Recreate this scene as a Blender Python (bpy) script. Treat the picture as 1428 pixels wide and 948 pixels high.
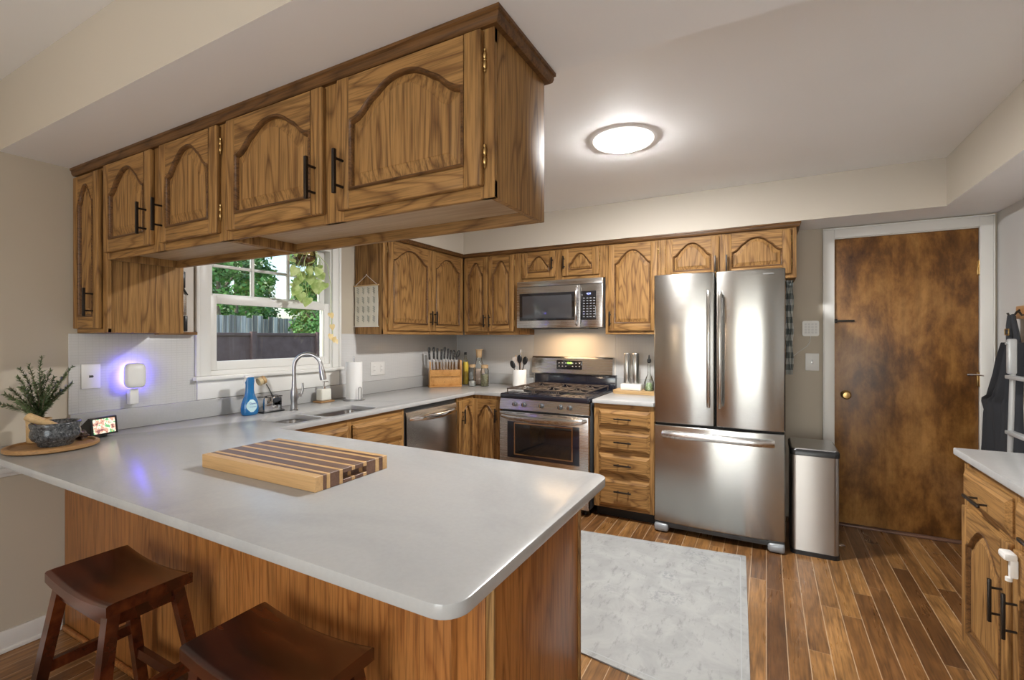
import bpy, bmesh, math, random
from mathutils import Vector, Matrix
random.seed(7)
for o in list(bpy.data.objects): bpy.data.objects.remove(o)
C = bpy.context.scene.collection
SC = bpy.context.scene
R = math.radians

# ---------------------------------------------------------------- camera
cam = bpy.data.cameras.new('camera'); camo = bpy.data.objects.new('camera', cam); C.objects.link(camo)
camo.location = (0, 0, 1.3856)
camo.rotation_euler = (R(90), 0, 0.4891)
cam.sensor_width = 36; cam.lens = 36*653.96/1428
cam.shift_x = (714-720.55)/1428; cam.shift_y = (469.78-474)/1428
cam.clip_start = 0.02
SC.camera = camo
# ---------------------------------------------------------------- colour management, world, big lights
SC.view_settings.view_transform = 'Standard'; SC.view_settings.look = 'None'
SC.view_settings.exposure = 0.98; SC.view_settings.gamma = 1; SC.view_settings.use_curve_mapping = False
W = bpy.data.worlds.new('sky'); SC.world = W; W.use_nodes = True
wn = W.node_tree; bg = wn.nodes['Background']
sky = wn.nodes.new('ShaderNodeTexSky'); sky.sky_type = 'NISHITA'; sky.sun_disc = False
sky.sun_elevation = R(38); sky.sun_rotation = R(200); sky.dust_density = 2.0
wn.links.new(sky.outputs[0], bg.inputs[0]); bg.inputs[1].default_value = 0.22
def light(name, kind, loc, power, col, rot=(0,0,0), size=.1, sy=None, spot=None):
    l = bpy.data.lights.new(name, kind); o = bpy.data.objects.new(name, l); C.objects.link(o)
    l.energy = power; l.color = col; o.location = loc; o.rotation_euler = rot
    if kind == 'AREA':
        l.size = size
        if sy: l.shape = 'RECTANGLE'; l.size_y = sy
    else: l.shadow_soft_size = size
    if kind == 'SPOT': l.spot_size = spot or R(100); l.spot_blend = .6
    return o
sun = light('sun', 'SUN', (-6, 0, 8), 2.2, (1, .93, .82), (R(48), 0, R(-160)), .02)
# fill light added behind the camera, set at the made-up patio door
REAR_FILL = light('added_rear_fill', 'AREA', (-0.3, -2.52, 1.15), 30, (.90, .96, 1), (R(90), 0, 0), 1.7, 2.0)
LAMP_E = 265.0      # kitchen ceiling lamp lens
DINE_W = 34.0      # dining lamp bulb
DINE2_W = 26.0

# ---------------------------------------------------------------- node helpers
def newmat(name, rough=.5, metal=0, col=(.8,.8,.8), spec=.5):
    m = bpy.data.materials.new(name); m.use_nodes = True
    b = m.node_tree.nodes['Principled BSDF']
    b.inputs['Base Color'].default_value = (*col, 1); b.inputs['Roughness'].default_value = rough
    b.inputs['Metallic'].default_value = metal; b.inputs['Specular IOR Level'].default_value = spec
    return m, m.node_tree, b
class NT:
    def __init__(s, t): s.t = t
    def n(s, typ, **kw):
        x = s.t.nodes.new(typ)
        for k, v in kw.items():
            if k.startswith('i_'):
                x.inputs[int(k[2:]) if k[2:].isdigit() else k[2:].replace('_', ' ')].default_value = v
            else: setattr(x, k, v)
        return x
    def l(s, a, b): s.t.links.new(a, b)
    def math(s, op, a, b=None, c=None):
        x = s.t.nodes.new('ShaderNodeMath'); x.operation = op
        for i, v in enumerate((a, b, c)):
            if v is None: continue
            if isinstance(v, (int, float)): x.inputs[i].default_value = v
            else: s.l(v, x.inputs[i])
        return x.outputs[0]
    def ramp(s, fac, stops, interp='LINEAR'):
        x = s.t.nodes.new('ShaderNodeValToRGB'); x.color_ramp.interpolation = interp
        e = x.color_ramp.elements
        while len(e) < len(stops): e.new(.5)
        for i, (p, c) in enumerate(stops):
            e[i].position = p; e[i].color = (*c, 1) if len(c) == 3 else c
        s.l(fac, x.inputs[0]); return x.outputs[0]
    def mix(s, fac, a, b, mode='MIX'):
        x = s.t.nodes.new('ShaderNodeMix'); x.data_type = 'RGBA'; x.blend_type = mode
        for i, v in ((0, fac), (6, a), (7, b)):
            if isinstance(v, (int, float)): x.inputs[i].default_value = v
            elif isinstance(v, tuple): x.inputs[i].default_value = (*v, 1)
            else: s.l(v, x.inputs[i])
        return x.outputs[2]
    def coords(s, scale, rnd=True, src='Object'):
        tc = s.n('ShaderNodeTexCoord'); v = tc.outputs[src]
        if rnd:
            oi = s.n('ShaderNodeObjectInfo')
            r1 = s.math('MULTIPLY', oi.outputs['Random'], 37.0)
            cb = s.n('ShaderNodeCombineXYZ'); s.l(r1, cb.inputs[0]); s.l(r1, cb.inputs[1]); s.l(r1, cb.inputs[2])
            ad = s.n('ShaderNodeVectorMath', operation='ADD'); s.l(v, ad.inputs[0]); s.l(cb.outputs[0], ad.inputs[1]); v = ad.outputs[0]
        mp = s.n('ShaderNodeVectorMath', operation='MULTIPLY'); s.l(v, mp.inputs[0]); mp.inputs[1].default_value = scale
        return mp.outputs[0]
    def noise(s, vec, scale=1, detail=3, rough=.5, dist=0):
        x = s.n('ShaderNodeTexNoise'); s.l(vec, x.inputs['Vector'])
        x.inputs['Scale'].default_value = scale; x.inputs['Detail'].default_value = detail
        x.inputs['Roughness'].default_value = rough; x.inputs['Distortion'].default_value = dist
        return x.outputs[0]
    def bump(s, h, b, strength=.2, dist=.002):
        x = s.n('ShaderNodeBump'); s.l(h, x.inputs['Height']); x.inputs['Strength'].default_value = strength
        x.inputs['Distance'].default_value = dist; s.l(x.outputs[0], b.inputs['Normal'])

def oak(name, axis='Z', light_=(.385,.207,.068), dark=(.14,.062,.017), rough=.55, rings=24, pores=1.0):
    m, t, b = newmat(name, rough); s = NT(t)
    k = {'Z': (8, 8, 1.0), 'X': (1.0, 8, 8), 'Y': (8, 1.0, 8)}[axis]
    k2 = {'Z': (190, 190, 6), 'X': (6, 190, 190), 'Y': (190, 6, 190)}[axis]
    k3 = {'Z': (70, 70, 1.6), 'X': (1.6, 70, 70), 'Y': (70, 1.6, 70)}[axis]
    n1 = s.noise(s.coords(k), 1, 2.2, .42)
    rg = s.math('PINGPONG', s.math('MULTIPLY', n1, rings), 1.0)
    ringc = s.ramp(rg, [(0, (0,0,0)), (.16, (.35,)*3), (.40, (.82,)*3), (1, (1,1,1))])
    n3 = s.noise(s.coords(k3), 1, 2, .5)
    band = s.ramp(n3, [(.34, (0,0,0)), (.62, (1,1,1))])
    fac = s.mix(.30, ringc, band)
    n2 = s.noise(s.coords(k2), 1, 3, .6)
    por = s.ramp(n2, [(.38, (.34,)*3), (.54, (1,1,1))])
    col = s.mix(fac, dark, light_)
    col = s.mix(.55*pores, col, por, 'MULTIPLY')
    s.l(col, b.inputs['Base Color'])
    s.bump(n2, b, .12, .001)
    b.inputs['Specular IOR Level'].default_value = .3
    return m
M = {}
M['oakv'] = oak('oak_vertical', 'Z'); M['oakh'] = oak('oak_horizontal', 'X'); M['oaky'] = oak('oak_depth', 'Y')
M['oakpanel'] = oak('oak_panel', 'Z', (.42,.17,.046), (.24,.082,.019), .34, 22)
M['oakin'] = oak('oak_underside', 'X', (.50,.37,.24), (.36,.24,.14), .5, 5, .4)
M['crown'] = oak('oak_crown', 'X', (.17,.08,.026), (.07,.03,.009), .4)
M['maple'] = oak('maple_block', 'X', (.66,.42,.20), (.50,.28,.11), .45, 6, .3)
M['walnut'] = oak('walnut_strip', 'X', (.20,.11,.075), (.10,.05,.035), .4, 6, .5)
M['traywood'] = oak('tray_wood', 'Y', (.42,.24,.10), (.24,.12,.05), .5, 6, .5)
M['palewood'] = oak('pale_wood', 'X', (.62,.43,.22), (.45,.28,.12), .5, 5, .4)
M['bamboo'] = oak('bamboo', 'X', (.60,.31,.10), (.42,.19,.05), .4, 5, .4)

def stoolwood():
    m, t, b = newmat('stool_wood', .24); s = NT(t)
    n = s.noise(s.coords((2.5, 14, 14)), 1, 3, .55); n2 = s.noise(s.coords((4, 4, 4)), 1, 2)
    c = s.ramp(n, [(.3, (.022,.005,.003)), (.52, (.080,.015,.005)), (.75, (.18,.042,.010))])
    c2 = s.ramp(n2, [(.35, (.55,)*3), (.6, (1,1,1))])
    s.l(s.mix(.6, c, c2, 'MULTIPLY'), b.inputs['Base Color'])
    b.inputs['Coat Weight'].default_value = .5; b.inputs['Coat Roughness'].default_value = .15
    return m
M['stool'] = stoolwood()

def doorwood():
    m, t, b = newmat('door_birch', .36); s = NT(t)
    n = s.noise(s.coords((4.6, 4.6, 2.2), False), 1, 8, .70, .15); n2 = s.noise(s.coords((30, 30, 2.5), False), 1, 4, .6)
    c = s.ramp(n, [(.32, (.05,.018,.005)), (.45, (.16,.066,.015)), (.54, (.28,.128,.032)), (.66, (.42,.21,.06))])
    c2 = s.ramp(n2, [(.3, (.62,)*3), (.62, (1,1,1))])
    s.l(s.mix(.7, c, c2, 'MULTIPLY'), b.inputs['Base Color']); return m
M['birch'] = doorwood()

def floorwood():
    m, t, b = newmat('plank_floor', .3); s = NT(t)
    tc = s.n('ShaderNodeTexCoord'); sp = s.n('ShaderNodeSeparateXYZ'); s.l(tc.outputs['Object'], sp.inputs[0])
    X, Y = sp.outputs[0], sp.outputs[1]
    w, L = .083, .95
    px = s.math('DIVIDE', X, w); ix = s.math('FLOOR', px); fx = s.math('FRACT', px)
    wn_ = s.n('ShaderNodeTexWhiteNoise', noise_dimensions='1D'); s.l(ix, wn_.inputs['W'])
    py = s.math('ADD', s.math('DIVIDE', Y, L), s.math('MULTIPLY', wn_.outputs[0], 5.0)); iy = s.math('FLOOR', py); fy = s.math('FRACT', py)
    cb = s.n('ShaderNodeCombineXYZ'); s.l(ix, cb.inputs[0]); s.l(iy, cb.inputs[1])
    w2 = s.n('ShaderNodeTexWhiteNoise', noise_dimensions='2D'); s.l(cb.outputs[0], w2.inputs['Vector'])
    rnd = w2.outputs[0]
    ofs = s.math('MULTIPLY', rnd, 40)
    cv = s.n('ShaderNodeCombineXYZ'); s.l(s.math('ADD', X, ofs), cv.inputs[0]); s.l(s.math('ADD', Y, ofs), cv.inputs[1])
    mp = s.n('ShaderNodeVectorMath', operation='MULTIPLY'); s.l(cv.outputs[0], mp.inputs[0]); mp.inputs[1].default_value = (16, 1.6, 1)
    n1 = s.noise(mp.outputs[0], 1, 3, .55, .4)
    rg = s.math('PINGPONG', s.math('MULTIPLY', n1, 7), 1.0)
    mp2 = s.n('ShaderNodeVectorMath', operation='MULTIPLY'); s.l(cv.outputs[0], mp2.inputs[0]); mp2.inputs[1].default_value = (120, 7, 1)
    n2 = s.noise(mp2.outputs[0], 1, 3, .6)
    n3 = s.noise(s.coords((2.2, 2.2, 1), False), 1, 4, .6)
    base = s.ramp(rnd, [(0, (.17,.075,.026)), (.3, (.25,.115,.038)), (.65, (.34,.165,.052)), (1, (.43,.22,.075))])
    base = s.mix(s.math('MULTIPLY', s.math('POWER', s.math('SUBTRACT', 1, rg), 2), .7), base, s.mix(.75, base, (.08,.035,.014)))
    g = s.ramp(n2, [(.34, (.5,)*3), (.58, (1,1,1))]); base = s.mix(.8, base, g, 'MULTIPLY')
    wear = s.ramp(n3, [(.38, (.42,.38,.34)), (.58, (1.0,1.0,1.0))]); base = s.mix(.6, base, wear, 'MULTIPLY')
    ex = s.math('MINIMUM', fx, s.math('SUBTRACT', 1, fx)); ey = s.math('MULTIPLY', s.math('MINIMUM', fy, s.math('SUBTRACT', 1, fy)), L/w)
    seam = s.math('MAXIMUM', s.math('LESS_THAN', ex, .021), s.math('MULTIPLY', s.math('LESS_THAN', ey, .014), .6))
    s.l(s.mix(s.math('MULTIPLY', seam, .75), base, (.50,.36,.23)), b.inputs['Base Color'])
    s.l(s.ramp(n1, [(.3, (.24,)*3), (.7, (.40,)*3)]), b.inputs['Roughness'])
    s.bump(s.math('ADD', s.math('MULTIPLY', seam, .2), s.math('MULTIPLY', n2, .4)), b, .3, .001)
    return m
M['floor'] = floorwood()

def paint(name, col, rough=.6, sc=60, st=.04):
    m, t, b = newmat(name, rough, 0, col); s = NT(t)
    n = s.noise(s.coords((sc,)*3, False), 1, 3); s.bump(n, b, st, .002)
    n2 = s.noise(s.coords((1.5,)*3, False), 1, 2)
    s.l(s.mix(n2, tuple(c*.96 for c in col), tuple(min(1, c*1.03) for c in col)), b.inputs['Base Color'])
    return m
M['taupe'] = paint('taupe_wall', (.50,.44,.35)); M['ceil'] = paint('white_ceiling', (.90,.90,.90), .7)
M['grey'] = paint('pale_grey_wall', (.66,.66,.65)); M['trim'] = paint('white_trim', (.80,.80,.77), .35, 30, .02)
M['soffit'] = paint('soffit_beige', (.56,.51,.43))
M['splash'] = paint('splash_panel', (.72,.68,.62), .35, 5, .01)

def quartz():
    m, t, b = newmat('white_quartz', .22); s = NT(t)
    n = s.noise(s.coords((1.6,)*3, False), 1, 6, .6, 1.2); n2 = s.noise(s.coords((90,)*3, False), 1, 2)
    c = s.ramp(n, [(.35, (.40,.405,.405)), (.5, (.44,.443,.44)), (.7, (.455,.455,.445))])
    c = s.mix(.25, c, s.ramp(n2, [(.4, (.9,)*3), (.6, (1,1,1))]), 'MULTIPLY')
    s.l(c, b.inputs['Base Color']); return m
M['quartz'] = quartz()

def tile():
    m, t, b = newmat('white_tile', .22); s = NT(t)
    tc = s.n('ShaderNodeTexCoord'); sp = s.n('ShaderNodeSeparateXYZ'); s.l(tc.outputs['Object'], sp.inputs[0])
    h = s.math('ADD', sp.outputs[0], sp.outputs[1])
    def line(v, p, w):
        f = s.math('FRACT', s.math('DIVIDE', v, p)); e = s.math('MINIMUM', f, s.math('SUBTRACT', 1, f)); return s.math('LESS_THAN', e, w)
    fine = s.math('MAXIMUM', line(sp.outputs[2], .0135, .10), line(h, .027, .04))
    big = s.math('MAXIMUM', line(h, .108, .012), line(sp.outputs[2], .108, .012))
    n = s.noise(s.coords((7,)*3, False), 1, 2)
    f2 = s.math('MULTIPLY', fine, s.math('MULTIPLY', n, .5))
    c = s.mix(f2, (.62,.62,.615), (.46,.46,.45)); c = s.mix(s.math('MULTIPLY', big, .35), c, (.55,.55,.54))
    s.l(c, b.inputs['Base Color'])
    s.bump(s.math('SUBTRACT', s.math('MULTIPLY', n, .3), s.math('MAXIMUM', fine, big)), b, .35, .001)
    return m
M['tile'] = tile()

def steel(name, axis='X', col=(.60,.585,.56), r=(.20,.34)):
    m, t, b = newmat(name, .25, 1, col); s = NT(t)
    k = {'X': (1.2, 800, 800), 'Z': (800, 800, 1.2)}[axis]
    n = s.noise(s.coords(k), 1, 2, .6)
    s.l(s.ramp(n, [(.3, (r[0],)*3), (.7, (r[1],)*3)]), b.inputs['Roughness'])
    b.inputs['Anisotropic'].default_value = .75
    tg = s.n('ShaderNodeTangent', direction_type='RADIAL', axis='Z'); s.l(tg.outputs[0], b.inputs['Tangent'])
    b.inputs['Anisotropic Rotation'].default_value = .25 if axis == 'X' else 0
    return m
M['steel'] = steel('brushed_steel', 'X', (.60,.59,.58), (.26,.28)); M['steelv'] = steel('brushed_steel_vertical', 'Z')
M['fridge'] = steel('fridge_steel', 'X', (.40,.395,.38), (.18,.26))
M['chrome'] = newmat('chrome', .12, 1, (.75,.75,.76))[0]
M['nickel'] = newmat('brushed_nickel', .28, 1, (.45,.45,.46))[0]
M['brass'] = newmat('aged_brass', .3, 1, (.50,.34,.14))[0]
M['bronze'] = newmat('black_bronze', .35, .6, (.028,.022,.018))[0]
M['black'] = newmat('black_plastic', .3, 0, (.012,.012,.013))[0]
M['blackmat'] = newmat('matt_black', .7, 0, (.018,.018,.018))[0]
M['charcoal'] = newmat('charcoal_plastic', .4, 0, (.06,.065,.07))[0]
M['bglass'] = newmat('dark_glass', .06, 0, (.012,.012,.014), .8)[0]
M['enamel'] = newmat('black_enamel', .12, 0, (.012,.013,.022), .7)[0]
M['white'] = newmat('white_plastic', .35, 0, (.78,.78,.76))[0]
M['ceramic'] = newmat('white_ceramic', .15, 0, (.80,.80,.78))[0]
M['paper'] = paint('paper_towel', (.82,.82,.81), .9, 200, .3)
M['slot'] = newmat('outlet_slot', .6, 0, (.05,.05,.05))[0]
M['clothblack'] = paint('dark_denim', (.035,.038,.045), .9, 300, .3)
M['greypaint'] = newmat('grey_enamel', .3, .2, (.50,.52,.53))[0]
M['whitecloth'] = paint('white_cloth', (.75,.72,.68), .9, 200, .2)
M['cork'] = paint('cork', (.52,.36,.20), .85, 200, .3)
M['bristle'] = paint('brush_bristle', (.62,.50,.30), .9, 300, .5)
M['gasket'] = newmat('dark_gap', .8, 0, (.01,.01,.01))[0]
M['shoe'] = M['trim']
def stone():
    m, t, b = newmat('grey_granite', .2); s = NT(t)
    n = s.noise(s.coords((110,)*3), 1, 3, .7)
    s.l(s.ramp(n, [(.36, (.02,.022,.024)), (.52, (.075,.08,.085)), (.62, (.11,.115,.12)), (.72, (.32,.33,.33))]), b.inputs['Base Color']); return m
M['granite'] = stone()
def glass(name, col=(1,1,1), rough=.02, alpha=.12, bcol=None):
    m = bpy.data.materials.new(name); m.use_nodes = True; t = m.node_tree; t.nodes.clear(); s = NT(t)
    o = s.n('ShaderNodeOutputMaterial'); tr = s.n('ShaderNodeBsdfTransparent'); tr.inputs[0].default_value = (*col, 1)
    gl = s.n('ShaderNodeBsdfGlossy'); gl.inputs['Roughness'].default_value = rough
    lw = s.n('ShaderNodeLayerWeight'); lw.inputs[0].default_value = .25
    mx = s.n('ShaderNodeMixShader'); s.l(s.math('ADD', s.math('MULTIPLY', lw.outputs['Fresnel'], .9), alpha*.2), mx.inputs[0])
    s.l(tr.outputs[0], mx.inputs[1]); s.l(gl.outputs[0], mx.inputs[2]); s.l(mx.outputs[0], o.inputs[0]); return m
M['pane'] = glass('window_glass', (.96,.98,.97), .01, .1)
M['jarglass'] = glass('jar_glass', (.955,.97,.96), .02, .2)
M['amber'] = glass('amber_glass', (.80,.62,.40), .03, .5)
M['oil'] = newmat('olive_oil', .08, 0, (.78,.58,.08))[0]
M['blue'] = newmat('blue_liquid_plastic', .12, 0, (.012,.16,.42), .7)[0]
def emit(name, col, st):
    m = bpy.data.materials.new(name); m.use_nodes = True; t = m.node_tree; t.nodes.clear(); s = NT(t)
    o = s.n('ShaderNodeOutputMaterial'); e = s.n('ShaderNodeEmission'); e.inputs[0].default_value = (*col, 1); e.inputs[1].default_value = st
    s.l(e.outputs[0], o.inputs[0]); return m
def leafmat(name, a, b_, sc=20, rough=.5):
    m, t, b = newmat(name, rough); s = NT(t); n = s.noise(s.coords((sc,)*3), 1, 3)
    s.l(s.ramp(n, [(.35, a), (.65, b_)]), b.inputs['Base Color']); return m
M['leafout'] = leafmat('tree_leaves', (.06,.19,.03), (.17,.40,.09), 3)
M['leafout2'] = leafmat('hedge_leaves', (.04,.12,.025), (.11,.27,.06), 3)
M['pothos'] = leafmat('pothos_leaf', (.36,.52,.14), (.62,.74,.33), 25)
M['dryleaf'] = leafmat('yellowed_leaf', (.70,.52,.22), (.80,.66,.36), 25)
M['needle'] = leafmat('rosemary_needles', (.05,.09,.03), (.17,.23,.10), 60)
M['bark'] = leafmat('bark', (.10,.07,.045), (.22,.17,.12), 20)
M['fence'] = leafmat('brown_fence', (.13,.078,.072), (.17,.108,.10), 6, .8)
M['greyfence'] = leafmat('weathered_fence', (.22,.20,.18), (.62,.59,.55), 14, .9)
def pickets():
    m, t, b = newmat('weathered_fence', .9); s = NT(t); n = s.noise(s.coords((9, 9, .4), False), 1, 3, .7)
    s.l(s.ramp(n, [(.35, (.16,.145,.13)), (.5, (.34,.32,.29)), (.62, (.72,.70,.66))]), b.inputs['Base Color']); return m
M['greyfence'] = pickets()
M['binsteel'] = steel('bin_steel', 'X', (.44,.42,.40), (.34,.40))
M['grass'] = leafmat('lawn', (.05,.10,.02), (.12,.18,.05), 2, .9)
M['herb'] = leafmat('dried_herb', (.16,.15,.08), (.42,.40,.26), 120, .9)
M['spice'] = leafmat('pink_salt', (.72,.52,.42), (.82,.72,.66), 120, .8)

# ---------------------------------------------------------------- mesh builder
WL = {}
class MB:
    def __init__(s): s.bm = bmesh.new()
    def _mi(s, fs, mi, rot=None):
        for f in fs: f.material_index = mi
    def box(s, x0, x1, y0, y1, z0, z1, b=0, seg=2, mi=0, mat=None):
        r = bmesh.ops.create_cube(s.bm, size=1)
        vs = r['verts']
        for v in vs: v.co = Vector(((x0+x1)/2+v.co.x*(x1-x0), (y0+y1)/2+v.co.y*(y1-y0), (z0+z1)/2+v.co.z*(z1-z0)))
        fs = list({f for v in vs for f in v.link_faces}); s._mi(fs, mi)
        if b > 0:
            b = min(b, abs(x1-x0)*.45, abs(y1-y0)*.45, abs(z1-z0)*.45)
            es = list({e for v in vs for e in v.link_edges})
            rr = bmesh.ops.bevel(s.bm, geom=es, offset=b, segments=seg, affect='EDGES', profile=.5)
            s._mi(rr['faces'], mi); vs = list({v for f in rr['faces'] for v in f.verts} | {v for v in vs if v.is_valid})
        if mat is not None:
            for v in vs: v.co = mat @ v.co
        return s
    def loops(s, ls, closed=True, cap0=True, cap1=True, mi=0):
        rows = [[s.bm.verts.new(p) for p in l] for l in ls]; n = len(rows[0])
        for a, b in zip(rows, rows[1:]):
            for i in range(n if closed else n-1):
                j = (i+1) % n
                try: s.bm.faces.new((a[i], a[j], b[j], b[i])).material_index = mi
                except ValueError: pass
        if cap0 and closed: s.bm.faces.new(rows[0][::-1]).material_index = mi
        if cap1 and closed: s.bm.faces.new(rows[-1]).material_index = mi
        return s
    def tube(s, pts, r, n=12, mi=0, cap=True, flat=1.0):
        pts = [Vector(p) for p in pts]; ls = []
        up = None
        for i, p in enumerate(pts):
            t = (pts[min(i+1, len(pts)-1)]-pts[max(i-1, 0)]).normalized()
            if up is None:
                up = Vector((0,0,1)) if abs(t.z) < .9 else Vector((1,0,0))
            a = t.cross(up).normalized(); b = a.cross(t).normalized(); up = b
            rr = r[i] if isinstance(r, (list, tuple)) else r
            ls.append([p+a*rr*math.cos(2*math.pi*k/n)+b*rr*flat*math.sin(2*math.pi*k/n) for k in range(n)])
        return s.loops(ls, True, cap, cap, mi)
    def cyl(s, p0, p1, r0, r1=None, n=20, mi=0): return s.tube([p0, p1], [r0, r0 if r1 is None else r1], n, mi)
    def lathe(s, prof, c=(0,0,0), n=28, mi=0, sx=1, sy=1, cap0=True, cap1=True):
        ls = [[Vector((c[0]+r*sx*math.cos(2*math.pi*k/n), c[1]+r*sy*math.sin(2*math.pi*k/n), c[2]+z)) for k in range(n)] for r, z in prof]
        return s.loops(ls, True, cap0, cap1, mi)
    def prism(s, poly, f, mi=0):
        """poly: list of 2d; f(u,v,t) -> 3d, t in 0..1"""
        return s.loops([[f(u, v, 0) for u, v in poly], [f(u, v, 1) for u, v in poly]], mi=mi)
    def face(s, pts, mi=0):
        s.bm.faces.new([s.bm.verts.new(p) for p in pts]).material_index = mi; return s
    def build(s, name, mats, parent=None, world=True, kind=None, smooth=35, origin=None):
        bm = s.bm; bmesh.ops.recalc_face_normals(bm, faces=bm.faces)
        me = bpy.data.meshes.new(name)
        base = Vector((0,0,0))
        if parent is not None and world: base = WL.get(parent.name, Vector((0,0,0)))
        if origin is not None: base = Vector(origin)
        if base.length: bmesh.ops.translate(bm, verts=bm.verts, vec=-base)
        bm.to_mesh(me); bm.free()
        for m in (mats if isinstance(mats, (list, tuple)) else [mats]): me.materials.append(M[m] if isinstance(m, str) else m)
        if smooth: me.shade_smooth(); me.set_sharp_from_angle(angle=R(smooth))
        o = bpy.data.objects.new(name, me); C.objects.link(o)
        if parent is not None:
            o.parent = parent
            WL[o.name] = base if world else Vector((0,0,0))
            if origin is not None and world: o.location = base-WL.get(parent.name, Vector((0,0,0)))
        else:
            o.location = base; WL[o.name] = base
        if kind: o['kind'] = kind
        return o
def tag(o, label, cat, group=None, kind=None):
    o['label'] = label; o['category'] = cat
    if group: o['group'] = group
    if kind: o['kind'] = kind
    return o
def thing(name, loc, label, cat, group=None):
    o = bpy.data.objects.new(name, None); C.objects.link(o); o.location = loc; o.empty_display_size = .05
    WL[o.name] = Vector(loc); return tag(o, label, cat, group)
def struct(mb, name, mats, label=None, **k):
    o = mb.build(name, mats, **k); o['kind'] = 'structure'
    if label: o['label'] = label
    return o
def text(s, size, mat, parent, M4, name='lettering', ext=.0004):
    cu = bpy.data.curves.new('t', 'FONT'); cu.body = s; cu.size = size; cu.align_x = 'CENTER'; cu.align_y = 'CENTER'; cu.extrude = ext
    ob = bpy.data.objects.new('t', cu); C.objects.link(ob); bpy.context.view_layer.update()
    me = bpy.data.meshes.new_from_object(ob.evaluated_get(bpy.context.evaluated_depsgraph_get()))
    bpy.data.objects.remove(ob); me.transform(M4); me.materials.clear(); me.materials.append(M[mat] if isinstance(mat, str) else mat)
    o = bpy.data.objects.new(name, me); C.objects.link(o); o.parent = parent
    return o
def face_y(x, y, z): return Matrix.Translation((x, y, z)) @ Matrix.Rotation(R(90), 4, 'X')       # text readable from -y
def rel(p, parent): return Vector(p)-WL.get(parent.name, Vector((0,0,0)))
# ================================================================ dimensions
XL, XR, YB, YF = -2.964, 1.332, 4.183, -2.6
ZC, ZS, ZU = 2.50, 2.198, 1.407
CT = .907          # worktop surface
# ================================================================ room shell
b = MB(); b.box(XL-.12, XR+.12, YF-.12, YB+.12, -.06, 0); struct(b, 'floor', 'floor')
b = MB(); b.box(XL-.12, XR+.12, YF-.12, YB+.12, ZC, ZC+.08); struct(b, 'ceiling', 'ceil')
def soffit(name, x0, x1, y0, y1):
    b = MB(); b.box(x0, x1, y0, y1, ZS, ZC-.0005)
    for f in b.bm.faces: f.material_index = 1 if f.calc_center_median().z < ZS+.001 else 0
    return struct(b, name, ['soffit', 'ceil'], smooth=0)
soffit('trim_1', XL, XR, .745, 1.33)
soffit('trim_2', XL, -2.6226, 1.331, 3.819)
soffit('trim_3', XL, XR, 3.8197, YB)
soffit('trim_4', .986, XR, 1.331, 3.819)
# window opening in the left wall
WY0, WY1, WZ0, WZ1 = 1.615, 2.53, 1.16, 2.06
b = MB()
b.box(XL-.12, XL, YF, WY0, 0, ZC); b.box(XL-.12, XL, WY1, YB, 0, ZC)
b.box(XL-.12, XL, WY0, WY1, 0, WZ0); b.box(XL-.12, XL, WY0, WY1, WZ1, ZC)
struct(b, 'wall_left', 'taupe', smooth=0)
DX0, DX1, DZ = .444, 1.244, 2.109
b = MB(); b.box(XL-.12, DX0-.012, YB, YB+.12, 0, ZC); b.box(DX1+.012, XR+.12, YB, YB+.12, 0, ZC); b.box(DX0-.012, DX1+.012, YB, YB+.12, DZ+.012, ZC)
struct(b, 'wall_back', 'taupe', smooth=0)
b = MB(); b.box(XR, XR+.12, YF, YB, 0, ZC); struct(b, 'wall_right', 'grey', smooth=0)
b = MB(); b.box(XL-.12, -1.25, YF-.12, YF, 0, ZC); b.box(.65, XR+.12, YF-.12, YF, 0, ZC); b.box(-1.25, .65, YF-.12, YF, 2.2, ZC)
struct(b, 'wall_front', 'taupe', smooth=0)
# made-up glazed door behind the camera, added to go with the fill light
b = MB()
for x0, x1 in ((-1.25, -1.19), (-.33, -.27), (.59, .65)): b.box(x0, x1, YF-.08, YF-.02, 0, 2.2, .004)
b.box(-1.25, .65, YF-.08, YF-.02, 2.12, 2.2, .004); b.box(-1.25, .65, YF-.08, YF-.02, 0, .10, .004)
d2 = struct(b, 'added_rear_door', 'trim')
b = MB(); b.box(-1.2, .6, YF-.055, YF-.05, .1, 2.12); o = b.build('added_door_pane', 'pane', d2)
# skirting and chair rail on the left wall
b = MB(); b.box(XL, XL+.014, YF, .955, 0, .095, .004); b.box(XL, XL+.022, YF, .955, 0, .02, .006); struct(b, 'baseboard_left', 'trim')
b = MB(); b.box(XR-.014, XR, YF, .85, 0, .095, .004); b.box(XR-.014, XR, 2.7, YB, 0, .095, .004); struct(b, 'baseboard_right', 'trim')
b = MB(); b.box(XL, XL+.022, YF, .955, .785, .812, .006); b.box(XL, XL+.012, YF, .955, .77, .83, .004); struct(b, 'trim_5', 'trim')
# backsplash tile, quartz upstand and smooth sheet behind the range
b = MB(); b.box(XL, XL+.007, .977, 1.541, 1.012, 1.402, .002); b.box(XL, XL+.007, 2.60, YB, 1.012, 1.41, .002); b.box(XL, XL+.007, 1.542, 1.549, 1.012, 1.12, .001)
b.box(XL, -2.03, YB-.007, YB, 1.012, 1.41, .002); b.box(-1.205, -.70, YB-.007, YB, 1.012, 1.41, .002)
struct(b, 'trim_6', 'tile')
b = MB(); b.box(XL, XL+.02, .98, YB, CT+.0005, 1.012, .003); b.box(XL, -2.0, YB-.02, YB, CT+.0005, 1.012, .003); b.box(-1.2, -.70, YB-.02, YB, CT+.0005, 1.012, .003)
struct(b, 'trim_7', 'quartz')
b = MB(); b.box(-2.03, -1.205, YB-.009, YB, .90, 1.47, .002); struct(b, 'trim_8', 'splash')
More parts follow.
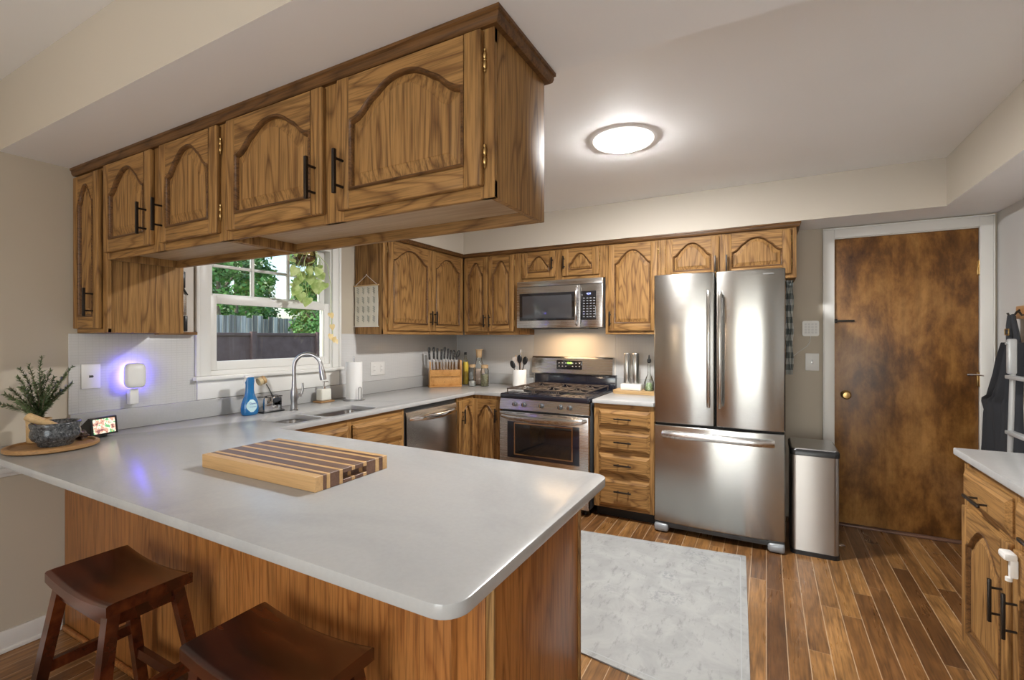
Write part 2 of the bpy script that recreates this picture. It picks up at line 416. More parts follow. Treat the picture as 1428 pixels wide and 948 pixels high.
# ---------------------------------------------------------------- window
def frame4(b, x0, x1, y0, y1, z0, z1, s, bot, top, r_=.003):
    """rectangular frame in the y-z plane whose pieces butt without overlapping"""
    b.box(x0, x1, y0, y0+s, z0, z1, r_); b.box(x0, x1, y1-s, y1, z0, z1, r_)
    b.box(x0+.0005, x1-.0005, y0+s+.0002, y1-s-.0002, z0, z0+bot, .001); b.box(x0+.0005, x1-.0005, y0+s+.0002, y1-s-.0002, z1-top, z1, .001)
cy0, cy1 = 1.541, 2.602
b = MB()
b.box(XL, XL+.018, cy0+.021, cy0+.078, 1.153, ZS-.01, .004); b.box(XL, XL+.018, cy1-.078, cy1-.021, 1.153, ZS-.01, .004)
b.box(XL, XL+.025, cy0, cy0+.0205, 1.153, ZS-.01, .005); b.box(XL, XL+.025, cy1-.0205, cy1, 1.153, ZS-.01, .005)
b.box(XL, XL+.018, cy0+.079, cy1-.079, WZ1, WZ1+.08, .003)
b.box(XL+.0005, XL+.014, cy0+.01, cy1-.01, 1.014, 1.127, .004)
w1 = struct(b, 'window_1', 'trim')
b = MB(); b.box(XL-.10, XL+.045, cy0-.012, cy1+.012, 1.1275, 1.1525, .006); b.build('window_sill', 'trim', w1)
b = MB(); frame4(b, XL-.12, XL+.001, WY0, WY1, 1.1527, WZ1, .018, .028, .02, .001); b.build('window_frame', 'trim', w1)
ya, yb = WY0+.019, WY1-.019
b = MB(); frame4(b, XL-.050, XL-.012, ya, yb, 1.182, 1.640, .042, .054, .050); b.build('lower_sash', 'trim', w1)
b = MB(); b.box(XL-.033, XL-.029, ya+.043, yb-.043, 1.237, 1.589); b.build('window_pane', 'pane', w1)
b = MB(); frame4(b, XL-.095, XL-.060, ya, yb, 1.60, WZ1-.021, .042, .055, .04)
for k in (1, 2):
    ym = ya+.042+(yb-ya-.084)*k/3; b.box(XL-.090, XL-.065, ym-.009, ym+.009, 1.656, WZ1-.062, .003)
for k in range(3):
    y0 = ya+.042+(yb-ya-.084)*k/3; b.box(XL-.089, XL-.066, y0+.0095, y0+(yb-ya-.084)/3-.0095, 1.822, 1.840, .003)
b.build('upper_sash', 'trim', w1)
b = MB(); b.box(XL-.0785, XL-.0765, ya+.043, yb-.043, 1.656, WZ1-.062); b.build('window_pane', 'pane', w1)
# ---------------------------------------------------------------- entry door
b = MB()
b.box(.381, .446, YB-.018, YB, 0, DZ+.07, .004); b.box(1.245, 1.310, YB-.018, YB, 0, DZ+.07, .004); b.box(.4462, 1.2448, YB-.018, YB, DZ+.008, DZ+.0699, .001)
b.box(.374, .3808, YB-.024, YB, 0, DZ+.07, .002); b.box(1.3102, 1.317, YB-.024, YB, 0, DZ+.07, .002); b.box(.374, 1.317, YB-.024, YB, DZ+.0702, DZ+.080, .002)
b.box(DX0-.012, DX0-.002, YB, YB+.12, 0, DZ+.012); b.box(DX1+.002, DX1+.012, YB, YB+.12, 0, DZ+.012); b.box(DX0-.012, DX1+.012, YB, YB+.12, DZ+.002, DZ+.012)
struct(b, 'trim_9', 'trim')
b = MB(); b.box(DX0-.012, DX1+.012, YB-.03, YB+.12, 0, .016, .004); struct(b, 'trim_10', 'walnut')
b = MB(); b.box(DX0, DX1, YB+.004, YB+.044, .018, DZ, .002)
d1 = struct(b, 'door_1', 'birch', 'flat brown stained wooden door with blotchy grain')
b = MB(); kx, kz = .515, .962
b.loops([[Vector((kx+r*math.cos(a*math.pi/12), YB+.004-y, kz+r*math.sin(a*math.pi/12))) for a in range(24)] for r, y in ((.032,0),(.032,.004),(.026,.010),(.012,.014),(.011,.030),(.022,.036),(.029,.046),(.029,.058),(.022,.066),(.006,.068))])
b.build('door_knob', 'brass', d1)
b = MB(); b.box(DX0-.004, .568, YB-.012, YB+.003, 1.497, 1.511, .003); b.box(DX0-.004, DX0+.02, YB-.016, YB+.003, 1.49, 1.518, .003); b.build('slide_bolt', 'bronze', d1)
for z in (1.80, 1.06, .30):
    b = MB(); b.cyl((1.247, YB-.004, z), (1.247, YB-.004, z+.09), .007); b.box(1.235, 1.247, YB-.002, YB+.005, z, z+.09, .001)
    b.cyl((1.247, YB-.004, z-.008), (1.247, YB-.004, z+.098), .004); b.build('door_hinge', 'brass', d1)
b = MB(); b.tube([(1.185, YB-.006, 1.135), (1.23, YB-.012, 1.135), (1.262, YB-.022, 1.132)], .006, 10); b.cyl((1.19, YB+.004, 1.135), (1.19, YB-.01, 1.135), .008); b.build('door_stop', 'chrome', d1)

# ================================================================ cabinets
GP = [(0,1),(.1,.985),(.2,.95),(.3,.875),(.4,.765),(.48,.65),(.54,.575),(.585,.545),(.63,.48),(.7,.345),(.78,.20),(.88,.07),(1,0)]
def g_(s):
    s = abs(s)
    for (a, u), (c, v) in zip(GP, GP[1:]):
        if s <= c: return u+(v-u)*(s-a)/(c-a)
    return 0
BARW = .0055
def bar_handle(root, x, z, L, vert, y=-.02, mat='bronze', sp=.6):
    """slim square bar pull, drawn in the local frame of a door or drawer"""
    b = MB(); d = .030
    if vert:
        b.box(x-BARW, x+BARW, y-d-.008, y-d+.002, z-L/2, z+L/2, .0015)
        for k in (-1, 1): b.cyl((x, y, z+k*L/2*sp), (x, y-d, z+k*L/2*sp), .004, n=10)
    else:
        b.box(x-L/2, x+L/2, y-d-.008, y-d+.002, z-BARW, z+BARW, .0015)
        for k in (-1, 1): b.cyl((x+k*L/2*sp, y, z), (x+k*L/2*sp, y-d, z), .004, n=10)
    return b.build('handle', mat, root, world=False)
def hinge(root, x, z):
    b = MB()
    pr = [(.0012,-.031),(.0038,-.027),(.0026,-.022),(.0052,-.018),(.0052,-.006),(.0034,-.003),(.0052,0),(.0034,.003),(.0052,.006),(.0052,.018),(.0026,.022),(.0038,.027),(.0012,.031)]
    b.lathe(pr, (x, -.006, z), 10); return b.build('hinge', 'brass', root, world=False)
def panel_door(root, pos, w, h, rot=0, rise=.10, st=.052, top=.045, bot=.055, handle=None, hinges=None, T=.02, hl=.13, arch=True, pin=.042):
    """cathedral raised-panel door: frame mesh, raised panel, pull and two hinges; local x along the width, -y out"""
    if not arch: rise = 0
    N = 36
    def shape(ins):
        x0, x1, z0 = st+ins, w-st-ins, bot+ins
        pts = [(x0, z0), (x1, z0)]
        hw = (x1-x0)/2; cx_ = w/2
        tp = []
        for i in range(N+1):
            s = 1-2*i/N; tp.append((cx_+hw*s, (h-top-rise)+rise*g_(s)-ins*(.9 if arch else 1)))
        return pts, tp
    def yy(p, y): return Vector((p[0], y, p[1]))
    b = MB()
    b.box(0, st, -T, 0, 0, h, .004, 2, 0); b.box(w-st, w, -T, 0, 0, h, .004, 2, 0)      # stiles
    b.box(st-.001, w-st+.001, -T+.0002, 0, 0, bot, .004, 2, 1)                            # bottom rail
    pts, tp = shape(0)
    # top rail: prism with the arch cut out of it
    up = [(p[0], h) for p in tp]
    fr, bk = [], []
    for y, L_ in ((-T+.0002, fr), (0, bk)):
        L_.append([b.bm.verts.new(yy(p, y)) for p in tp]); L_.append([b.bm.verts.new((p[0], y, h-.003 if y < -.01 else h)) for p in tp])
    for i in range(N):
        for q in ((fr[0][i], fr[0][i+1], fr[1][i+1], fr[1][i]), (bk[0][i+1], bk[0][i], bk[1][i], bk[1][i+1]), (fr[1][i], fr[1][i+1], bk[1][i+1], bk[1][i]), (fr[0][i+1], fr[0][i], bk[0][i], bk[0][i+1])):
            b.bm.faces.new(q).material_index = 1
    # sticking: rounded moulding round the opening
    def ring(ins, y): p, t = shape(ins); return [yy(q, y) for q in p]+[yy(q, y) for q in t]
    rs = [ring(-.001, -T-.0002), ring(.003, -T-.0035), ring(.007, -T-.002), ring(.010, -T+.004), ring(.012, -T+.010), ring(.014, -.002)]
    b.loops(rs, True, False, False, 2)
    o = b.build('door', ['oakv', 'oakh', 'crown'], root, world=False, smooth=50)
    o.location = rel(pos, root); o.rotation_euler = (0, 0, rot)
    b = MB(); b.loops([ring(.012, -T+.012), ring(.016, -T+.011), ring(pin, -T+.0035), ring(pin+.002, -T+.002)], True, False, True, 0)
    b.build('raised_panel', 'oakv', o, world=False, smooth=12)
    if handle: bar_handle(o, handle[0], handle[1], hl, True)
    if hinges is not None:
        for z in (.075, h-.075): hinge(o, hinges, z)
    return o
def slab_drawer(root, pos, w, h, rot=0, handle=True, hz=None, hl=.115, T=.02, name='drawer'):
    b = MB(); f = lambda i, y: [Vector((i, y, i)), Vector((w-i, y, i)), Vector((w-i, y, h-i)), Vector((i, y, h-i))]
    b.loops([f(0, 0), f(0, -.007), f(.004, -.009), f(.024, -T), f(.026, -T)], True, True, True)
    o = b.build(name, 'oakh', root, world=False, smooth=12); o.location = rel(pos, root); o.rotation_euler = (0, 0, rot)
    if handle: bar_handle(o, w/2, h*.5 if hz is None else hz, hl, False)
    return o
def carcass(root, x0, x1, y0, y1, z0, z1, name='cabinet_body', mat='oakv', under=None, b_=.003):
    b = MB(); b.box(x0, x1, y0, y1, z0, z1, b_); return b.build(name, mat, root)
def frame_front(root, x0, x1, y, z0, z1, verts, rails, t=.002, axis='y', name='face_frame'):
    """face frame: stiles at verts [(a,b)], rails [(z0,z1)]; sits proud of the carcass by t"""
    b = MB()
    for a, c in verts:
        if axis == 'y': b.box(a, c, y-t-.002, y+.012, z0, z1, .0015, 1, 0)
        elif axis == 'x': b.box(y-.012, y+t+.002, a, c, z0, z1, .0015, 1, 0)
        else: b.box(y-t-.002, y+.012, a, c, z0, z1, .0015, 1, 0)
    for a, c in rails:
        if axis == 'y': b.box(x0, x1, y-t, y+.012, a, c, .0015, 1, 1)
        elif axis == 'x': b.box(y-.012, y+t, x0, x1, a, c, .0015, 1, 1)
        else: b.box(y-t, y+.012, x0, x1, a, c, .0015, 1, 1)
    return b.build(name, ['oakv', 'oakh' if axis == 'y' else 'oaky'], root)

# ---- upper cabinets hanging over the peninsula (face plane y = 1.01)
PY, PZ0, PZ1 = 1.012, 1.736, 2.166
t = thing('wall_cabinet', (-2.83, 1.16, 1.405), 'tall narrow oak wall cabinet, leftmost over the peninsula, against the taupe wall', 'cabinet')
carcass(t, XL+.003, -2.662, PY+.0125, 1.333, 1.405, PZ1)
frame_front(t, XL+.003, -2.646, PY, 1.405, PZ1, [(-2.69, -2.646)], [(1.405, 1.425), (2.14, PZ1)])
panel_door(t, (-2.948, PY-.003, 1.425), .255, .725, 0, .085, .05, handle=(.21, .12), hinges=-.004)
def pen_unit(x0, x1, label, doors, left_end, right_end):
    t = thing('wall_cabinet', ((x0+x1)/2, 1.16, PZ0), label, 'cabinet')
    b = MB(); b.box(x0+.003, x1-.004, PY+.0125, 1.286, PZ0+.038, PZ1-.001, .002)            # box with a recessed underside
    b.build('cabinet_body', 'oakh', t)
    b = MB(); b.box(x0+.012, x1-.012, PY+.02, 1.285, PZ0+.034, PZ0+.0385); b.build('bottom_panel', 'oakin', t)
    b = MB(); b.box(x0, x1-.019, 1.287, 1.307, PZ0, PZ1-.002, .001)
    b.build('back_panel', 'oakh', t)
    b = MB()
    b.box(x0, x0+.014, PY+.0125, 1.286, PZ0, PZ0+.037, .001); b.build('end_lip', 'oakv', t)
    b = MB(); b.box(x1-.018, x1, PY+.0122, 1.308, PZ0, PZ1-.001, .0015); b.build('end_panel', 'oakv', t)
    edges = [x0]+[d for dd in doors for d in dd[:2]]+[x1]
    st = [(edges[i], edges[i+1]) for i in range(0, len(edges), 2)]
    st = [(a-.012 if i else a, c+.012 if i < len(st)-1 else c) for i, (a, c) in enumerate(st)]
    frame_front(t, x0, x1, PY, PZ0, PZ1, st, [(PZ0, PZ0+.045), (PZ1-.04, PZ1)])
    for a, c, side in doors:
        w = c-a; hx = w-.028 if side == 'R' else .028
        panel_door(t, (a, PY-.003, 1.765), w, .392, 0, .095 if w > .45 else .10, .052, top=.035, bot=.055, handle=(hx, .105), hinges=(-.004 if side == 'R' else w+.004))
    return t
pen_unit(-2.645, -1.733, 'oak double-door wall cabinet over the peninsula, the one nearer the left wall', [(-2.640, -2.229, 'R'), (-2.162, -1.762, 'L')], True, False)
pen_unit(-1.732, -.600, 'large oak double-door wall cabinet over the peninsula with a bare grained end panel', [(-1.705, -1.206, 'R'), (-1.141, -.629, 'L')], False, True)
b = MB()   # crown
prof = [(0, -.036), (.014, -.036), (.020, -.031), (.023, -.022), (.023, -.014), (.028, -.010), (.028, -.001), (0, -.001)]
def crown_path(b, pts, z):
    rows = []
    for i, (p, n) in enumerate(pts):
        rows.append([Vector((p[0]+n[0]*o_, p[1]+n[1]*o_, z+zz)) for o_, zz in prof])
    b.loops(rows, True, True, True)
crown_path(b, [((XL+.003, PY-.002), (0, -1)), ((-.600, PY-.002), (1, -1)), ((-.600, 1.305), (1, 1)), ((-2.64, 1.305), (0, 1))], ZS)
tag(b.build('crown_moulding', 'crown'), 'dark oak crown moulding running round the top of the peninsula cabinets', 'moulding')
# shelf strip and beige board beside the tall narrow cabinet
b = MB(); b.box(XL+.002, XL+.05, 1.335, 1.533, 1.398, 1.414, .002); b.box(XL+.002, XL+.008, 1.335, 1.533, 1.414, 2.19, .001, 2, 1)
t = tag(b.build('wall_shelf', ['oaky', 'splash']), 'narrow beige wall strip with a thin wooden ledge beside the window casing', 'shelf')

# ---- upper cabinets on the left wall (face plane x = -2.6526)
FX = -2.6526
t = thing('wall_cabinet', (-2.8, 3.3, ZU), 'oak wall cabinet with two arched doors right of the window, printed scroll on its side', 'cabinet')
carcass(t, XL+.008, FX-.0122, 2.752, 3.848, ZU, PZ1)
frame_front(t, 2.752, 3.848, FX, ZU, PZ1, [(2.752, 2.80), (3.322, 3.345), (3.83, 3.848)], [(ZU, ZU+.04), (2.14, PZ1)], axis='x')
panel_door(t, (FX+.003, 2.792, 1.437), .540, .715, R(90), .10, .055, handle=(.512, .115), hinges=-.004, hl=.12)
panel_door(t, (FX+.003, 3.340, 1.437), .480, .715, R(90), .10, .055, handle=(.028, .115), hinges=.484, hl=.12)
# ---- upper cabinets on the back wall (face plane y = 3.85)
FY = 3.85
def back_unit(x0, x1, z0, label, doors, dz0, dtop=2.150, grp=None, rise=.11, hl=.12, hz=.10, y1=YB-.01, st=.048, top=.045, bot=.06, pin=.036):
    t = thing('wall_cabinet', ((x0+x1)/2, 4.0, z0), label, 'cabinet')
    carcass(t, x0, x1, FY+.0122, y1, z0, PZ1)
    e = [x0]+[d for dd in doors for d in dd[:2]]+[x1]
    stl = [(e[i], e[i+1]) for i in range(0, len(e), 2)]
    stl = [(a-(.01 if i else 0), c+(.01 if i < len(stl)-1 else 0)) for i, (a, c) in enumerate(stl)]
    frame_front(t, x0, x1, FY, z0, PZ1, stl, [(z0, dz0+.01), (2.14, PZ1)])
    for a, c, side in doors:
        w = c-a; hx = w-.024 if side == 'R' else .024
        panel_door(t, (a, FY-.003, dz0), w, dtop-dz0, 0, rise, st, top=top, bot=bot, handle=(hx, hz), hinges=(-.004 if side == 'R' else w+.004), hl=hl, pin=pin)
    return t
back_unit(-2.630, -2.022, ZU, 'oak wall cabinet with two narrow arched doors in the back corner, left of the microwave', [(-2.625, -2.355, 'R'), (-2.347, -2.070, 'L')], 1.437, rise=.12)
back_unit(-2.021, -1.199, 1.89, 'short oak wall cabinet with two small arched doors directly above the microwave', [(-1.985, -1.650, 'R'), (-1.586, -1.252, 'L')], 1.920, rise=.095, hz=.115, hl=.11, st=.06, top=.035, bot=.048, pin=.024)
back_unit(-1.198, -.742, ZU, 'tall single-door oak wall cabinet between the microwave and the refrigerator', [(-1.172, -.765, 'L')], 1.437, rise=.11, st=.055)
back_unit(-.741, .188, 1.805, 'short oak wall cabinet with two arched doors above the steel refrigerator', [(-.703, -.314, 'R'), (-.284, .155, 'L')], 1.835, rise=.10, hz=.10, st=.055, top=.035)
b = MB()
crown_path(b, [((FX+.002, 2.752), (1, 0)), ((FX+.002, FY-.002), (1, -1)), ((.188, FY-.002), (1, -1)), ((.188, YB-.01), (1, 0))], ZS)
tag(b.build('crown_moulding', 'crown'), 'thin dark oak crown moulding along the tops of the corner and back wall cabinets', 'moulding')

# ---- base cabinets on the left wall (face plane x = -2.29)
BX, BZ1 = -2.292, .876
t = thing('base_cabinet', (-2.6, 2.1, 0), 'oak sink base cabinet under the double sink, left of the dishwasher', 'cabinet')
carcass(t, XL+.01, BX-.0122, 1.60, 2.582, .095, BZ1-.19)
carcass(t, BX-.032, BX-.0122, 1.60, 2.582, BZ1-.19, BZ1, 'front_board')
carcass(t, XL+.03, BX-.07, 1.60, 2.582, 0, .095, 'toe_kick', 'blackmat')
frame_front(t, 1.60, 2.582, BX, .095, BZ1, [(1.60, 1.63), (2.062, 2.10), (2.555, 2.582)], [(.095, .14), (.655, .69), (BZ1-.045, BZ1)], axis='x')
slab_drawer(t, (BX+.003, 2.108, .672), .452, .162, R(90), name='false_drawer_front', hl=.02, handle=False)
slab_drawer(t, (BX+.003, 1.620, .672), .452, .162, R(90), name='false_drawer_front', handle=False)
panel_door(t, (BX+.003, 2.108, .125), .452, .530, R(90), handle=(.03, .44), hinges=.456)
panel_door(t, (BX+.003, 1.620, .125), .452, .530, R(90), handle=(.42, .44), hinges=-.004)
# dishwasher
t = thing('dishwasher', (-2.6, 2.91, 0), 'stainless steel dishwasher with a bowed bar handle under the worktop', 'dishwasher')
b = MB(); b.box(XL+.05, -2.30, 2.592, 3.228, .10, .868, .003); b.build('housing', 'charcoal', t)
b = MB(); n = 10
rows = []
for z, o_ in ((.115, 0), (.125, .018), (.2, .022), (.60, .024), (.80, .022), (.838, .012), (.845, 0)):
    rows.append([Vector((-2.30+o_+(.004*(1-abs(2*k/n-1)**4) if o_ > 0 else 0), 2.60+(.62)*k/n, z)) for k in range(n+1)])
b.loops(rows, False)
b.box(-2.33, -2.301, 2.60, 3.22, .115, .845); b.build('dishwasher_door', 'steel', t)
b = MB(); b.tube([(-2.278, 2.635, .788), (-2.245, 2.665, .795), (-2.225, 2.75, .792), (-2.218, 2.91, .788), (-2.225, 3.07, .792), (-2.245, 3.155, .795), (-2.278, 3.185, .788)], [.010,.013,.016,.017,.016,.013,.010], 14, flat=1.4); b.build('handle', 'chrome', t)
b = MB(); b.box(XL+.1, -2.36, 2.595, 3.225, 0, .10); b.build('toe_kick', 'blackmat', t)
# corner base cabinet (two doors meeting in the inner corner)
t = thing('base_cabinet', (-2.5, 3.7, 0), 'oak corner base cabinet with two doors meeting at a right angle, left of the range', 'cabinet')
b = MB(); L_ = [(XL+.01, 3.236), (BX, 3.236), (BX, 3.492), (-2.000, 3.492), (-2.000, YB-.01), (XL+.01, YB-.01)]
b.prism(L_, lambda u, v, q: Vector((u, v, .095+q*(BZ1-.095)))); b.build('cabinet_body', 'oakv', t)
b = MB(); L2 = [(XL+.03, 3.236), (BX-.07, 3.236), (BX-.07, 3.562), (-2.000, 3.562), (-2.000, YB-.02), (XL+.03, YB-.02)]
b.prism(L2, lambda u, v, q: Vector((u, v, q*.095))); b.build('toe_kick', 'blackmat', t)
panel_door(t, (BX+.003, 3.246, .115), .235, .730, R(90), .10, .045, handle=(.035, .60), hinges=None, hl=.12)
panel_door(t, (BX+.012, 3.489, .115), .268, .730, 0, .10, .045, handle=(.240, .60), hinges=None, hl=.12)
# drawer base right of the range
t = thing('base_cabinet', (-.95, 3.8, 0), 'oak base cabinet with four stacked drawers between the range and refrigerator', 'cabinet')
BY = 3.492
carcass(t, -1.178, -.722, BY+.0122, YB-.01, .085, BZ1); carcass(t, -1.176, -.724, BY+.06, YB-.02, 0, .085, 'toe_kick', 'blackmat')
frame_front(t, -1.178, -.722, BY, .085, BZ1, [(-1.178, -1.130), (-.758, -.722)], [(.085, .114), (.306, .356), (.491, .528), (.662, .712), (BZ1-.05, BZ1)])
for z0, z1 in ((.706, .832), (.522, .668), (.350, .497), (.104, .312)):
    slab_drawer(t, (-1.138, BY-.003, z0), .388, z1-z0, 0, hz=(z1-z0)*.52 if z1-z0 < .2 else (z1-z0)*.6, hl=.13)
# peninsula base
t = thing('peninsula_base', (-1.7, 1.2, 0), 'reddish oak panelled peninsula base behind the two bar stools', 'peninsula')
b = MB(); b.box(XL+.004, -.7005, .964, 1.56, 0, BZ1, .001); b.build('back_panel', 'oakpanel', t)
b = MB(); b.box(-.70, -.599, .9635, 1.545, .001, BZ1-.001, .001); b.build('corner_board', 'oakpanel', t)
b = MB(); b.box(-.598, -.580, .972, 1.545, .002, BZ1-.002, .001); b.build('end_panel', 'oakpanel', t)
b = MB(); b.box(-.597, -.574, .962, .971, .002, BZ1-.002, .003); b.build('corner_trim', 'oakv', t)
b = MB(); b.box(-.60, -.574, 1.546, 1.561, .001, BZ1-.001, .003); b.build('corner_trim', 'oakv', t)
b = MB(); b.box(XL+.022, -.60, .945, .963, 0, .022, .006); b.build('shoe_moulding', 'oakpanel', t)

# ---- worktops
def counter(name, outline, holes, label, z1=CT, th=.030):
    bm = bmesh.new(); es = []
    for lp in [outline]+holes:
        vs = [bm.verts.new((x, y, z1)) for x, y in lp]; es += [bm.edges.new((vs[i], vs[(i+1) % len(vs)])) for i in range(len(vs))]
    bmesh.ops.triangle_fill(bm, use_beauty=True, use_dissolve=False, edges=es)
    bmesh.ops.recalc_face_normals(bm, faces=bm.faces)
    top = list(bm.faces)
    r = bmesh.ops.extrude_face_region(bm, geom=top); vs = [g for g in r['geom'] if isinstance(g, bmesh.types.BMVert)]
    bmesh.ops.translate(bm, verts=vs, vec=(0, 0, -th))
    bmesh.ops.recalc_face_normals(bm, faces=bm.faces)
    ed = [e for e in bm.edges if len(e.link_faces) == 2 and abs(e.link_faces[0].normal.z) > .9 and abs(e.link_faces[1].normal.z) < .1 or len(e.link_faces) == 2 and abs(e.link_faces[1].normal.z) > .9 and abs(e.link_faces[0].normal.z) < .1]
    bmesh.ops.bevel(bm, geom=ed, offset=.004, segments=2, affect='EDGES', profile=.5)
    m = MB(); m.bm.free(); m.bm = bm
    return tag(m.build(name, 'quartz', smooth=40), label, 'countertop')
def arc(cx_, cy_, r, a0, a1, n=8): return [(cx_+r*math.cos(R(a0+(a1-a0)*i/n)), cy_+r*math.sin(R(a0+(a1-a0)*i/n))) for i in range(n+1)]
def rrect(x0, x1, y0, y1, r): return arc(x1-r, y0+r, r, -90, 0, 5)+arc(x1-r, y1-r, r, 0, 90, 5)+arc(x0+r, y1-r, r, 90, 180, 5)+arc(x0+r, y0+r, r, 180, 270, 5)
SK = [(-2.598, -2.318, 1.690, 1.925), (-2.598, -2.318, 1.950, 2.365)]
out = [(XL+.002, .672)]+arc(-.482-.055, .672+.055, .055, -90, 0)+arc(-.482-.05, 1.5875-.05, .05, 0, 90)+[(-2.2666, 1.5875), (-2.2666, 3.4667), (-1.990, 3.4667), (-1.990, YB-.002), (XL+.002, YB-.002)]
counter('countertop', out, [rrect(*s, .05) for s in SK], 'large white quartz worktop covering the peninsula, sink run and back corner')
counter('countertop', [(-1.184, 3.4667), (-.722, 3.4667), (-.722, YB-.002), (-1.184, YB-.002)], [], 'short white quartz worktop between the range and the refrigerator')
counter('countertop', [(.716, .95), (XR-.002, .95), (XR-.002, 2.685), (.716, 2.685)], [], 'white quartz worktop on the right-hand cabinets beside the door')
# ---- sink
t = thing('sink', (-2.46, 2.03, .70), 'undermount double bowl stainless steel sink set in the window worktop', 'sink')
for (x0, x1, y0, y1), dp, nm in ((SK[0], .17, 'bowl'), (SK[1], .20, 'bowl')):
    b = MB(); ls = []
    for ins, z in ((-.004, CT-.031), (.002, CT-.033), (.006, CT-dp+.03), (.015, CT-dp+.008), (.03, CT-dp)):
        ls.append([Vector((x, y, z)) for x, y in rrect(x0+ins, x1-ins, y0+ins, y1-ins, .05)])
    b.loops(ls, True, False, True); bb = b.build(nm, 'steel', t, smooth=50)
    b = MB(); b.lathe([(.035, 0), (.035, .003), (.026, .004), (.022, .001)], ((x0+x1)/2, (y0+y1)/2, CT-dp)); b.build('drain', 'chrome', bb)
# ---- right-hand base cabinet
RX = .745
t = thing('base_cabinet', (1.03, 2.2, 0), 'oak base cabinet at the right edge with a drawer and arched doors', 'cabinet')
carcass(t, RX+.0122, XR-.004, .97, 2.645, .095, BZ1); carcass(t, RX+.07, XR-.01, .98, 2.64, 0, .095, 'toe_kick', 'blackmat')
b = MB()
for y0, y1 in ((2.600, 2.645), (2.140, 2.195), (1.645, 1.735), (1.20, 1.24)): b.box(RX-.004, RX+.012, y0, y1, .095, BZ1, .001, 1, 0)
for z0, z1 in ((.095, .14), (.68, .715), (BZ1-.045, BZ1)): b.box(RX-.002, RX+.012, .97, 2.645, z0, z1, .001, 1, 1)
b.build('face_frame', ['oakv', 'oaky'], t)
for y1, hx in ((2.612, .385), (2.150, .032), (1.655, .385)):
    slab_drawer(t, (RX-.003, y1, .708), .425, .132, R(-90), hz=.052, hl=.15)
    panel_door(t, (RX-.003, y1, .120), .425, .565, R(-90), .10, .055, handle=(hx, .345), hinges=(-.004 if hx > .2 else .429), hl=.15)
b = MB(); b.box(RX-.060, RX-.026, 2.095, 2.150, .655, .680, .008); b.box(RX-.045, RX-.024, 2.10, 2.118, .60, .66, .004); b.cyl((RX-.045, 2.11, .60), (RX-.045, 2.11, .588), .009); b.build('child_latch', 'white', t)
# ================================================================ appliances
def knob_y(root, x, y, z, r=.017):
    b = MB(); b.loops([[Vector((x+q*math.cos(a*math.pi/12), y-d, z+q*math.sin(a*math.pi/12))) for a in range(24)] for q, d in ((r*1.15, 0), (r*1.15, .004), (r, .006), (r*.92, .026), (r*.7, .028))], mi=0)
    b.box(x-.0035, x+.0035, y-.034, y-.02, z-r*.9, z+r*.9, .001, 1, 1)
    return b.build('knob', ['charcoal', 'chrome'], root)
# microwave
t = thing('microwave', (-1.61, 3.98, 1.465), 'stainless steel over-the-range microwave with a dark window and keypad', 'microwave')
mx0, mx1, my, mz0, mz1 = -2.013, -1.205, 3.790, 1.468, 1.885
b = MB(); b.box(mx0+.002, mx1-.002, my+.02, YB-.012, mz0, mz1, .004); b.box(mx0+.1, mx1-.15, my+.1, YB-.05, mz0-.012, mz0+.002, .003); b.build('housing', 'charcoal', t)
b = MB(); b.box(mx0, mx1, my, my+.022, 1.838, mz1, .003); b.build('vent_grille', 'steel', t)
b = MB(); b.box(mx0, -1.402, my-.006, my+.022, mz0, 1.834, .004); md = b.build('microwave_door', 'steel', t)
b = MB(); b.box(-1.985, -1.450, my-.008, my-.002, 1.532, 1.776, .002); b.build('door_window', 'bglass', md)
b = MB(); b.box(-1.955, -1.478, my-.0088, my-.007, 1.552, 1.752, .002); b.build('inner_window', newmat('window_mesh', .08, 0, (.05,.05,.055), .8)[0], md)
b = MB(); b.tube([(-1.432, my-.004, 1.822), (-1.428, my-.034, 1.805), (-1.424, my-.048, 1.74), (-1.422, my-.052, 1.655), (-1.424, my-.048, 1.57), (-1.428, my-.034, 1.505), (-1.432, my-.004, 1.488)], [.009,.011,.012,.012,.012,.011,.009], 12); b.build('handle', 'chrome', md)
b = MB(); b.box(-1.400, mx1, my-.004, my+.022, mz0, 1.834, .003); mp = b.build('control_panel', 'steel', t)
b = MB(); b.box(-1.397, -1.260, my-.0065, my-.003, 1.532, 1.776, .002); b.build('keypad', 'bglass', mp)
b = MB()
for r_ in range(8):
    for c_ in range(4):
        x, z = -1.375+c_*.030, 1.712-r_*.0225; b.box(x, x+.016, my-.0073, my-.0062, z, z+.006)
b.build('key_legend', newmat('key_print', .5, 0, (.35,.36,.38))[0], mp)
text('4:24', .022, emit('blue_digits', (.35, .42, 1), 2.2), mp, face_y(-1.325+1.61, my-.0072-3.98, 1.752-1.465), 'display_digits')

# gas range
t = thing('gas_range', (-1.59, 3.8, 0), 'stainless steel freestanding gas range with five knobs and a black cooktop', 'stove')
sx0, sx1, sy = -1.982, -1.196, 3.435
b = MB(); b.box(sx0+.003, sx1-.003, sy+.03, YB-.03, .05, .885, .003); b.build('range_body', 'charcoal', t)
b = MB(); b.box(sx0, sx1, sy-.012, YB-.10, .872, .915, .012, 3); b.box(sx0+.02, sx1-.02, sy+.03, YB-.12, .905, .919, .004)
ck = b.build('cooktop', 'enamel', t)
b = MB(); f = lambda y, z: (y, z)
pr = [(sy+.03, .780), (sy-.012, .780), (sy-.020, .786), (sy-.006, .872), (sy+.03, .872)]
b.prism(pr, lambda u, v, q: Vector((sx0+.001+q*(sx1-sx0-.002), u, v))); b.build('control_panel', 'steel', t)
for x in (-1.838, -1.752, -1.596, -1.432, -1.354): knob_y(t, x, sy-.012, .832)
